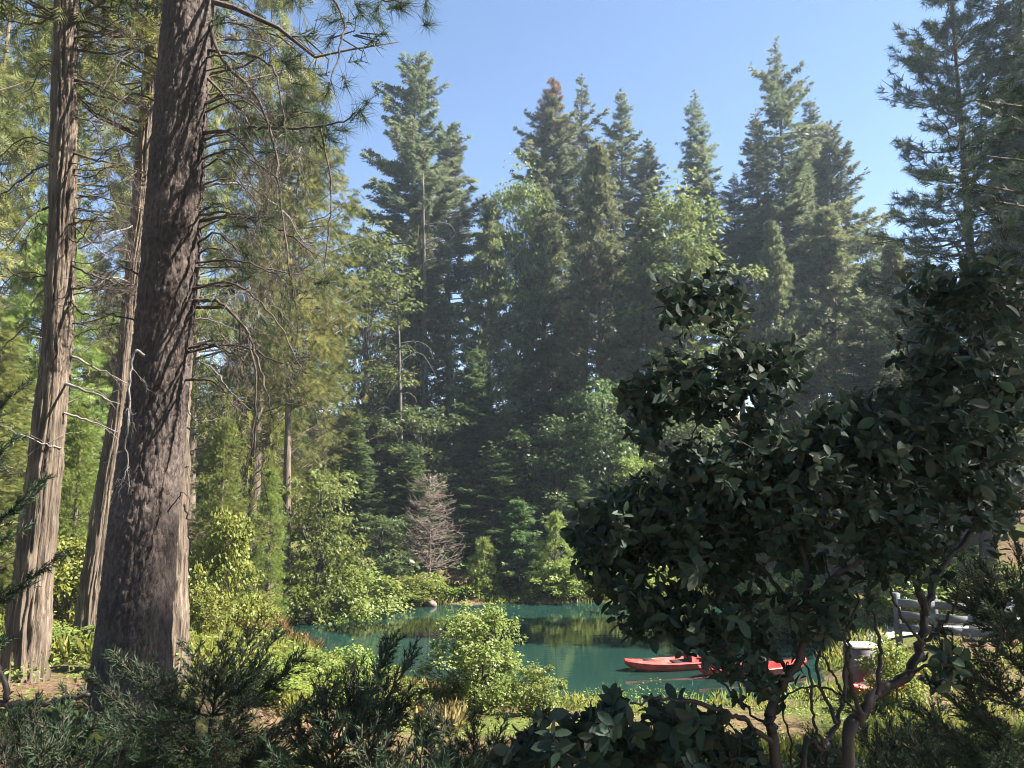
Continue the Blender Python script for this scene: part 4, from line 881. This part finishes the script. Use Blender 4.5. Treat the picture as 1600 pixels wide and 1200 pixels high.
manzanita('large dark broad leaved shrub with crooked stems filling the right foreground', 600, [
    ([(1215, 1205), (1200, 1130), (1212, 1085), (1238, 1050), (1256, 1000), (1262, 930), (1250, 850), (1222, 780), (1200, 740)], 2.6, 2.7, .024, .010),
    ([(1325, 1205), (1345, 1120), (1372, 1084), (1420, 1050), (1440, 1005), (1446, 950), (1470, 890), (1510, 840), (1540, 770), (1556, 660)], 2.6, 2.9, .027, .010),
    ([(1446, 960), (1436, 915), (1428, 850), (1410, 770), (1395, 690)], 2.72, 2.6, .017, .007),
    ([(1255, 1205), (1285, 1172), (1306, 1130), (1318, 1085), (1322, 1010), (1326, 940)], 2.7, 3.0, .014, .006),
    ([(1262, 940), (1300, 905), (1350, 870), (1390, 830)], 2.66, 2.5, .013, .006),
    ([(1205, 1160), (1160, 1125), (1110, 1105), (1040, 1090), (990, 1100)], 2.6, 2.4, .012, .004),
    ([(1345, 1125), (1330, 1060), (1325, 1000), (1340, 930)], 2.6, 2.5, .010, .005),
    ([(1445, 1000), (1480, 965), (1500, 930)], 2.72, 2.6, .010, .004),
    ([(1222, 785), (1180, 700), (1130, 655), (1090, 650)], 2.7, 2.8, .011, .005),
    ([(1256, 1000), (1230, 940), (1180, 880), (1100, 850), (1000, 850)], 2.68, 2.9, .012, .005),
    ([(1200, 740), (1180, 640), (1150, 560), (1110, 480)], 2.7, 2.9, .010, .004),
    ([(1556, 660), (1545, 560), (1520, 480)], 2.9, 3.0, .010, .004),
    ([(1250, 1020), (1225, 1090), (1232, 1150), (1240, 1205)], 2.7, 2.8, .005, .004), ([(1318, 1090), (1300, 1050), (1280, 1010), (1290, 950)], 2.7, 2.6, .006, .003), ([(1230, 1060), (1180, 1040), (1140, 1050), (1090, 1030)], 2.6, 2.5, .006, .003),
    ([(1290, 1170), (1270, 1120), (1268, 1060), (1250, 1010)], 2.7, 2.75, .007, .004), ([(1345, 1120), (1300, 1080), (1250, 1075), (1200, 1110)], 2.6, 2.9, .006, .003), ([(1180, 1140), (1150, 1170), (1140, 1205)], 2.55, 2.5, .006, .004),
    ([(1500, 930), (1530, 910), (1560, 905)], 2.6, 2.5, .004, .002), ([(1235, 1050), (1190, 1000), (1150, 930), (1130, 880)], 2.65, 2.8, .009, .004), ([(1215, 1085), (1150, 1060), (1080, 1000), (1040, 940)], 2.6, 2.6, .008, .003),
    ([(1370, 1085), (1375, 1010), (1360, 930), (1370, 860)], 2.6, 2.7, .009, .004), ([(1306, 1130), (1275, 1040), (1300, 960), (1290, 880)], 2.7, 2.8, .008, .004), ([(1440, 1005), (1400, 950), (1385, 890)], 2.7, 2.6, .007, .003), ([(1215, 1200), (1180, 1120), (1120, 1060), (1090, 1000)], 2.6, 2.8, .008, .003), ([(1420, 1050), (1470, 1035), (1520, 1030), (1560, 1040)], 2.68, 2.5, .007, .003)],
    [(1105, 470, 78, 55, 2.9, .25, 30), (1190, 565, 92, 42, 2.8, .3, 30), (1045, 600, 62, 50, 2.9, .3, 30), (1120, 620, 110, 60, 2.8, .3, 34), (1505, 460, 95, 60, 2.9, .3, 40), (1570, 440, 50, 60, 2.7, .3, 20),
     (1470, 570, 75, 70, 2.8, .35, 36), (1560, 620, 60, 100, 2.8, .3, 40), (1300, 690, 110, 60, 2.7, .35, 40), (1200, 720, 110, 70, 2.7, .35, 45), (1400, 720, 110, 80, 2.7, .35, 50), (1090, 740, 90, 60, 2.8, .3, 32),
     (975, 845, 75, 75, 2.8, .3, 46), (1100, 860, 120, 80, 2.8, .35, 60), (1260, 830, 130, 80, 2.7, .35, 56), (1400, 850, 110, 60, 2.6, .3, 36), (1530, 760, 80, 80, 2.7, .3, 40), (1040, 965, 75, 60, 2.7, .3, 34),
     (1160, 980, 100, 70, 2.7, .3, 40), (1290, 950, 60, 50, 2.6, .2, 16), (1400, 960, 40, 40, 2.5, .15, 8), (1480, 1040, 60, 40, 2.5, .15, 9), (1010, 780, 40, 50, 2.8, .2, 12),
     (925, 865, 45, 50, 2.8, .25, 24), (985, 800, 60, 50, 2.8, .25, 22), (1005, 640, 40, 50, 2.9, .25, 14), (1330, 640, 70, 40, 2.8, .3, 20), (1110, 1010, 60, 40, 2.6, .25, 18), (1185, 1060, 60, 40, 2.6, .25, 14), (990, 930, 50, 50, 2.7, .25, 20), (1130, 780, 100, 60, 2.7, .3, 30), (1440, 650, 100, 60, 2.8, .3, 34), (1500, 660, 60, 60, 2.6, .3, 24), (1330, 770, 90, 60, 2.6, .3, 30)],
    .052, b1, 300, [(930, 1000, 1095, 1090), (1300, 985, 1385, 1100), (1385, 905, 1560, 1010), (1380, 1010, 1450, 1090), (1080, 660, 1130, 700), (1150, 880, 1180, 905)])
b2 = pt(960, 1330, 2.7); b2[2] = gz(b2[0], b2[1])
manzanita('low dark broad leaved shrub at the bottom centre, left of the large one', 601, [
    ([(960, 1300), (950, 1220), (940, 1160), (930, 1120)], 2.7, 2.6, .012, .005), ([(970, 1300), (1010, 1220), (1060, 1150), (1090, 1110)], 2.7, 2.7, .012, .005)],
    [(930, 1150, 95, 42, 2.6, .3, 40), (1060, 1140, 90, 50, 2.7, .3, 40), (1000, 1190, 160, 30, 2.6, .3, 36), (960, 1095, 40, 25, 2.7, .2, 8)], .062, b2, 120)

# ------------------------------------------------------------------ feathery young conifers in the shade
def feather(w, l, P, g, blen, r0=.006, sec=5, nl=.029, nw=.0048):
    K = 26; p = curve(P, K); p[1:] += g.normal(0, .003, (K - 1, 3)); w.tubes(p[None], np.linspace(r0, .0018, K)[None], 5)
    T = nrm(np.gradient(p, axis=0)); Ltot = np.linalg.norm(np.diff(p, axis=0), axis=1).sum()
    up = np.array([0, -.25, 1.]); S = nrm(np.cross(T, up)); U = np.cross(S, T)
    nb = int(Ltot * 95); s = np.sort(g.uniform(.12, 1, nb)); i = np.minimum((s * (K - 1)).astype(int), K - 1); f = (s * (K - 1) - i)[:, None]
    q = p[i] * (1 - f) + p[np.minimum(i + 1, K - 1)] * f
    side = g.choice([-1, 1], nb)[:, None]; ang = g.normal(.15, .5, nb)[:, None]
    d = nrm(T[i] * g.uniform(.8, 1.3, (nb, 1)) + (S[i] * side * np.cos(ang) + U[i] * np.sin(ang)) * g.uniform(.6, .95, (nb, 1)))
    ln = (blen * (1.05 - .7 * s) * g.uniform(.6, 1.2, nb))[:, None]
    e = q + d * ln + T[i] * ln * .18; m = q + d * ln * .5
    seg = [(q, m, e)]
    for _ in range(sec):
        t = g.uniform(.15, .9, (nb, 1)); a = q * (1 - t) + e * t; dd = nrm(d + g.normal(0, .45, (nb, 3)) + T[i] * .3); l2 = ln * .45 * (1.1 - t) * g.uniform(.6, 1.3, (nb, 1))
        seg.append((a, a + dd * l2 * .5, a + dd * l2))
    for a, m_, b in seg:
        w.tubes(np.stack([a, b], 1), np.repeat(np.array([[.0018, .0009]]), nb, 0), 3)
        le = np.linalg.norm(b - a, axis=1); cnt = np.maximum(3, (le / .0062).astype(int)); k = np.repeat(np.arange(nb), cnt); n = len(k); t = g.random((n, 1))
        dirv = nrm(b - a)[k]; per = g.normal(0, 1, (n, 3)); per -= dirv * (per * dirv).sum(1, keepdims=True)
        l.cards(a[k] + (b - a)[k] * t, dirv * .85 + nrm(per) * .55, g.normal(0, 1, (n, 3)), nl * g.uniform(.6, 1.2, n), nw, NEEDLE, np.clip(.4 * g.random(nb)[k] + .6 * g.random(n), 0, 1))
def feather_plant(name, label, base, stemtop, targets, seed, blen=.17, sec=3):
    g = rng(seed); r = thing(name, label, 'conifer', base); w = MB()
    b = np.array(base); st = curve([b - [0, 0, .1], (b + stemtop) / 2 + g.normal(0, .02, 3), stemtop], 12)
    w.tubes(st[None], np.linspace(.022, .006, 12)[None], 7); w.build('stem', M['twig'], r, base, True)
    for (px, py, Y) in targets:
        e = pt(px, py, Y); d = np.linalg.norm(st - e, axis=1) + 1.2 * np.maximum(0, st[:, 2] - e[2] + .25); a = st[int(d.argmin())]
        mid = (a + e) / 2; mid[2] -= .10 * np.linalg.norm(e - a); w, l = MB(), MB()
        feather(w, l, [a, mid, e], g, blen, sec=sec); o = w.build('branch', M['twig'], r, base); l.build('needles', M['sequoia'], o, base)
    return r
def gpt(px, Y): p = pt(px, 1100, Y); p[2] = gz(p[0], Y); return p
feather_plant('young_conifer', 'dark feathery young conifer in front of the big pine', gpt(300, 3.2), pt(330, 1120, 3.2),
    [(432, 992, 3.1), (395, 985, 3.4), (350, 1000, 3.0), (300, 1015, 3.3), (470, 1030, 3.2), (520, 1080, 3.0), (560, 1100, 3.3), (250, 1060, 2.9), (190, 1035, 3.0), (150, 1060, 3.2), (220, 1020, 3.4),
     (110, 1090, 3.0), (60, 1130, 2.9), (170, 1130, 2.7), (260, 1130, 2.7), (380, 1100, 2.7), (450, 1130, 2.8), (340, 1160, 2.6), (120, 1170, 2.7), (400, 1050, 3.5)], 700)
feather_plant('young_conifer', 'dark feathery young conifer with arching tips at the bottom left of centre', gpt(520, 2.9), pt(520, 1175, 2.9),
    [(642, 1030, 2.8), (612, 1000, 3.0), (590, 1065, 2.7), (640, 1090, 2.9), (560, 1040, 3.1), (500, 1075, 2.9), (450, 1120, 2.8), (600, 1140, 2.6), (660, 1150, 2.8), (520, 1130, 2.6), (430, 1180, 2.6)], 701)
feather_plant('young_conifer', 'dark feathery young conifer at the right edge below the fence', gpt(1600, 2.9), pt(1600, 1000, 2.9),
    [(1482, 915, 2.9), (1500, 870, 3.0), (1540, 890, 2.8), (1470, 985, 3.0), (1450, 1060, 2.9), (1430, 1110, 3.1), (1500, 1060, 2.7), (1480, 1140, 2.8), (1540, 1120, 2.7), (1560, 960, 2.6), (1530, 1010, 2.6), (1590, 860, 2.9), (1420, 1160, 3.0), (1560, 1180, 2.6), (1600, 930, 2.7), (1500, 1190, 2.8)], 702)
feather_plant('young_conifer', 'low dark conifer seedling at the bottom centre below the round bush', gpt(740, 3.3), pt(740, 1180, 3.3),
    [(640, 1120, 3.4), (670, 1105, 3.6), (650, 1150, 3.2), (690, 1125, 3.4), (740, 1118, 3.3), (790, 1125, 3.4), (830, 1150, 3.2), (720, 1160, 3.0), (780, 1165, 3.0), (850, 1110, 3.6), (670, 1180, 3.0), (820, 1185, 3.0)], 703, .11)
feather_plant('young_conifer', 'dark conifer reaching in from the left edge before the leftmost cedar', gpt(-150, 3.4), pt(-150, 560, 3.4),
    [(40, 600, 3.3), (75, 745, 3.3), (60, 770, 3.5), (100, 865, 3.2), (20, 690, 3.2), (30, 830, 3.4), (10, 1000, 3.1), (-10, 560, 3.4), (15, 920, 3.2)], 704, .12)
feather_plant('young_conifer', 'low dark conifer sprays at the bottom centre, left of the low broad leaved shrub', gpt(640, 2.5), pt(640, 1230, 2.5),
    [(560, 1160, 2.5), (600, 1175, 2.4), (660, 1165, 2.5), (710, 1170, 2.6), (760, 1180, 2.5), (690, 1200, 2.4), (800, 1175, 2.6)], 705, .13)
feather_plant('young_conifer', 'low dim conifer sprays between the crooked stems and the right edge', gpt(1440, 3.6), pt(1430, 1190, 3.6),
    [(1300, 1165, 3.6), (1260, 1150, 3.8), (1340, 1130, 3.9), (1520, 1140, 3.6), (1380, 1110, 4.0), (1370, 1150, 3.7), (1420, 1120, 3.7), (1470, 1110, 3.6), (1390, 1180, 3.4), (1480, 1170, 3.5), (1330, 1190, 3.5), (1440, 1150, 3.4)], 706, .15)
b3 = pt(820, 1330, 2.8); b3[2] = gz(b3[0], b3[1])
manzanita('small dark broad leaved seedling at the bottom edge below the round bush', 602, [([(820, 1300), (822, 1230), (830, 1180), (835, 1150)], 2.8, 2.8, .009, .004)],
    [(840, 1160, 55, 30, 2.8, .25, 18), (800, 1190, 60, 20, 2.7, .2, 12)], .055, b3, 60)
feather_plant('young_conifer', 'dark feathery seedling in the lower left corner beside the dead limb', gpt(60, 2.7), pt(70, 1190, 2.7),
    [(10, 1120, 2.7), (50, 1110, 2.8), (100, 1120, 2.6), (140, 1140, 2.7), (0, 1165, 2.6), (170, 1165, 2.6), (60, 1165, 2.5), (120, 1185, 2.5), (200, 1180, 2.6)], 707, .15)
def litter():
    g = rng(61); n = 14000; x = g.uniform(-9, 5, n); y = g.uniform(3, 13, n); k = lake_sd(x, y) > 1.5; x, y = x[k], y[k]; n = len(x); m = MB()
    d = np.stack([g.normal(0, 1, n), g.normal(0, 1, n), g.normal(0, .12, n)], -1)
    m.cards(np.stack([x, y, ground(x, y) + .012 + .03 * g.random(n)], -1), d, np.stack([g.normal(0, .3, n), g.normal(0, .3, n), np.ones(n)], -1), g.uniform(.08, .24, n), .012, NEEDLE, g.random(n))
    o = m.build('needle_litter', M['dead']); o['kind'] = 'stuff'; tag(o, 'brown fallen needles and twigs littering the forest floor', 'litter')
litter()
b4 = pt(1150, 1340, 2.7); b4[2] = gz(b4[0], b4[1])
manzanita('low dark broad leaved growth at the bottom edge between the crooked stems', 603, [([(1150, 1300), (1155, 1230), (1150, 1180)], 2.7, 2.7, .009, .004), ([(1150, 1300), (1260, 1240), (1290, 1200)], 2.7, 2.9, .009, .004)],
    [(1130, 1160, 70, 32, 2.8, .25, 24), (1270, 1195, 70, 20, 3.0, .25, 16), (1180, 1195, 70, 18, 2.7, .2, 12)], .052, b4, 60)
lm = thing('dead_limb', 'thick dark dead limb lying across the lower left corner', 'branch', (pt(40, 1100, 3.0)[0], 3.0, gz(-1.9, 3.0)))
w = MB(); g0 = rng(5)
w.tube([pt(-60, 1085, 3.0), pt(10, 1098, 3.0), pt(80, 1096, 2.95), pt(140, 1086, 2.9)], .015, .007, 9, 24, .006, g0); w.build('limb', M['redbark'], lm, lm.location, True)
w = MB(); w.tube([pt(8, 1100, 3.0), pt(35, 1130, 2.95), pt(58, 1172, 2.9), pt(75, 1230, 2.9)], .008, .005, 7, 14, .004, g0); w.build('side_branch', M['redbark'], lm, lm.location, True)
w = MB(); w.tube([pt(-10, 1030, 3.05), pt(5, 1060, 3.0), pt(10, 1096, 3.0)], .008, .012, 7, 10, .003, g0); w.build('side_branch', M['redbark'], lm, lm.location, True)

# ------------------------------------------------------------------ right bank: road, fence, box, boats
def road():
    m = MB(); xs = np.linspace(9.5, 46, 60); vs = []; f = []
    for i, x in enumerate(xs):
        yc = 22.4 - .06 * (x - 9.5)
        for j, o in enumerate((-1.5, -.5, .5, 1.5)): vs.append((x, yc + o, gz(x, yc + o) + .06))
    for i in range(59):
        for j in range(3): a = i * 4 + j; f.append((a, a + 4, a + 5, a + 1))
    m.add(np.array(vs), [np.array(f)]); o = m.build('road', M['road'], sm=True); o['kind'] = 'structure'
road()
def fence():
    P0 = pt(1400, 930, 20.0); P1 = pt(1640, 946, 19.2); n = 5
    r = thing('fence', 'grey board fence with square posts on the right bank', 'fence', (P0[0], P0[1], gz(P0[0], P0[1])))
    d = P1 - P0; ang = math.atan2(d[1], d[0]); c, s = math.cos(ang), math.sin(ang); Rm = [[c, -s, 0], [s, c, 0], [0, 0, 1]]
    for k in range(n):
        p = P0 + d * k / (n - 1); zb = gz(p[0], p[1]) - .15; m = MB(); h = p[2] + .06 - zb
        m.box((p[0], p[1], zb + h / 2), (.15, .15, h), Rm, .012); m.build('post', M['fence' if k != 2 else 'white'], r, r.location)
        if k < n - 1:
            q = P0 + d * (k + .5) / (n - 1); l = np.linalg.norm(d[:2]) / (n - 1) - .01; tilt = math.atan2(d[2], np.linalg.norm(d[:2]))
            ct, st = math.cos(tilt), math.sin(tilt); R2 = np.array(Rm) @ np.array([[ct, 0, -st], [0, 1, 0], [st, 0, ct]])
            off = np.array(Rm) @ np.array([0, -.10, 0])
            for z in (-.17, -.47, -.77):
                m = MB(); m.box(q + off + [0, 0, z], (l, .045, .19), R2, .006); m.build('rail', M['fence'], r, r.location)
fence()
def cabinet():
    p = pt(1350, 1064, 16.6); z = gz(p[0], p[1]); r = thing('utility_box', 'grey upright box with a white lid on the right bank', 'box', (p[0], p[1], z)); r.rotation_euler.z = .12
    top = pt(1350, 1008, 16.6)[2] - z
    m = MB(); m.box((0, 0, top / 2 - .05), (.56, .5, top + .02), None, .015); m.build('body', M['grey'], r)
    m = MB(); m.box((0, 0, top + .0), (.60, .54, .045), None, .01); m.build('lid', M['white'], r)
    m = MB(); m.box((0, -.262, top * .5), (.46, .02, top * .7), None, .006); m.build('door_panel', M['grey'], r)
    m = MB(); m.box((.17, -.285, top * .55), (.03, .03, .14), None, .006); m.build('handle', M['black'], r)
cabinet()
def kayak(a, b, z, label, seed, mt='red', beam=.74):
    a = np.array(a, float); b = np.array(b, float); L = np.linalg.norm(b - a); ang = math.atan2(b[1] - a[1], b[0] - a[0])
    r = thing('kayak', label, 'kayak', (a[0], a[1], z), 'kayaks at the right shore', ang)
    n = 30; S = np.linspace(0, 1, n); W = beam / 2 * np.clip(1 - np.abs(2 * S - 1) ** 2.3, 0, 1) ** .75 + .012
    sheer = .19 + .07 * np.abs(2 * S - 1) ** 2.5; keel = -.08 + .27 * np.abs(2 * S - 1) ** 4
    k = 9; v = []; H = MB()
    for i in range(n):
        for j in range(k):
            t = math.pi * j / (k - 1); v.append((S[i] * L, W[i] * math.cos(t), sheer[i] - (sheer[i] - keel[i]) * math.sin(t) ** .7))
    f = [(i * k + j, i * k + j + 1, (i + 1) * k + j + 1, (i + 1) * k + j) for i in range(n - 1) for j in range(k - 1)]
    H.add(np.array(v), [np.array(f)]); H.build('hull', M[mt], r, sm=True)
    D = MB(); v = []; kd = 9
    for i in range(n):
        well = smooth(S[i], .30, .36) * (1 - smooth(S[i], .68, .74)) * .16
        for j in range(kd):
            u = -1 + 2 * j / (kd - 1); c = .06 * (1 - u * u) * (1 - well * 4)
            v.append((S[i] * L, -W[i] * u * .97, sheer[i] + c - well * max(0, 1 - (abs(u) / .74) ** 6)))
    f = [(i * kd + j, i * kd + j + 1, (i + 1) * kd + j + 1, (i + 1) * kd + j) for i in range(n - 1) for j in range(kd - 1)]
    D.add(np.array(v), [np.array(f)]); D.build('deck', M[mt], r, sm=True)
    m = MB(); m.tubes(np.stack([S * L, W + .006, sheer], -1)[None], np.full((1, n), .016), 6); m.tubes(np.stack([S * L, -W - .006, sheer], -1)[None], np.full((1, n), .016), 6); m.build('gunwale', M[mt], r, sm=True)
    m = MB(); m.box((L * .5, 0, .16), (.42, .4, .06), None, .02); m.build('seat', M['black'], r)
    m = MB(); m.box((L * .57, 0, .30), (.05, .4, .26), None, .02); m.build('seat_back', M['black'], r)
    m = MB(); m.box((L * .2, 0, float(np.interp(.2, S, sheer)) + .055), (.3, .24, .03), None, .012); m.build('hatch', M['black'], r)
    for q in (.05, .95):
        m = MB(); zq = float(np.interp(q, S, sheer)); m.tube([(L * q - .06, 0, zq + .02), (L * q, 0, zq + .09), (L * q + .06, 0, zq + .02)], .01, .01, 5, 9); m.build('grab_handle', M['black'], r, sm=True)
    return r
kayak((2.82, 20.0), (5.75, 20.7), -.02, 'red kayak with its bow pointing left on the water', 1)
kayak((4.5, 19.3), (7.4, 20.1), -.02, 'second red kayak, nearer and right of the first', 2)
kayak((6.75, 15.9), (8.6, 16.9), gz(7.2, 16.2) + .05, 'faded red kayak lying on the bank by the grey box', 3, 'red', .62)
mp_ = pt(1518, 960, 20.6)
mk = thing('marker_post', 'red marker post behind the fence', 'post', (mp_[0], mp_[1], gz(mp_[0], mp_[1])))
hh = pt(1518, 936, 20.6)[2] - gz(mp_[0], mp_[1]); m = MB(); m.box((0, 0, hh / 2 - .1), (.10, .10, hh + .2), None, .012); m.build('post', M['red'], mk)
m = MB(); m.box((0, 0, hh + .03), (.14, .14, .05), None, .012); m.build('cap', M['red'], mk)
pp = pt(1537, 930, 21.5); zz = gz(pp[0], pp[1]); st = thing('reflector_stake', 'thin orange tipped stake behind the red marker post', 'stake', (pp[0], pp[1], zz)); hh = pt(1537, 908, 21.5)[2] - zz
m = MB(); m.box((0, 0, hh / 2 - .1), (.06, .03, hh + .2), None, .005); m.build('stake', M['white'], st)
m = MB(); m.box((0, -.02, hh - .1), (.08, .02, .2), None, .005); m.build('reflector', M['orange'], st)

# rocks and fallen log at the shore
def rock(px, py, Y, s, label, seed):
    p = pt(px, py, Y); z = max(gz(p[0], Y), -.02); n, k = 14, 9; v = []
    for i in range(k + 1):
        for j in range(n):
            a, b = math.pi * i / k, 2 * math.pi * j / n; v.append((math.sin(a) * math.cos(b), math.sin(a) * math.sin(b), math.cos(a)))
    v = np.array(v); h = vnoise(v[:, 0] * 1.6 + 20 + seed, v[:, 1] * 1.6 + v[:, 2] * 1.3 + 20, seed); v = v * (.7 + .6 * h)[:, None] * np.array(s)
    f = [(i * n + j, i * n + (j + 1) % n, (i + 1) * n + (j + 1) % n, (i + 1) * n + j) for i in range(k) for j in range(n)]
    m = MB(); m.add(v, [np.array(f)]); o = m.build('rock', M['rock'], sm=False); o.location = (p[0], Y, z + s[2] * .35); return tag(o, label, 'rock')
rock(672, 947, 30.4, (.24, .22, .2), 'single brown rock at the water edge left of the small conifers', 1)
rock(384, 972, 22.5, (.3, .25, .18), 'pale rock half hidden in the grass at the left shore', 2)
lp = [(pt(p, 910, y)[0], y) for p, y in ((452, 25.5), (480, 25.8), (510, 26.2), (545, 26.6))]
lg = thing('fallen_log', 'thin pale fallen trunk lying on the left bank below the bright layered maple', 'log', (lp[0][0], lp[0][1], gz(*lp[0])))
w = MB(); w.tube([(x, y, gz(x, y) + .12 + .12 * i) for i, (x, y) in enumerate(lp)], .07, .035, 8, 18, .01, rng(6)); w.build('trunk', M['greybark'], lg, lg.location, True)

# ------------------------------------------------------------------ sunlit air
def haze():
    m = bpy.data.materials.new('haze_air'); m.use_nodes = True; N = m.node_tree.nodes; N.remove(N['Principled BSDF'])
    v = N.new('ShaderNodeVolumePrincipled'); v.inputs['Color'].default_value = (.72, .86, 1, 1); v.inputs['Density'].default_value = HAZE
    v.inputs['Anisotropy'].default_value = .35
    m.node_tree.links.new(v.outputs[0], N['Material Output'].inputs['Volume'])
    b = MB(); b.box((0, 165, 18.5), (900, 640, 44)); o = b.build('haze', m); o['kind'] = 'stuff'; tag(o, 'thin bluish haze in the air over the lake and wood', 'haze')
HAZE = .0008
if HAZE: haze()
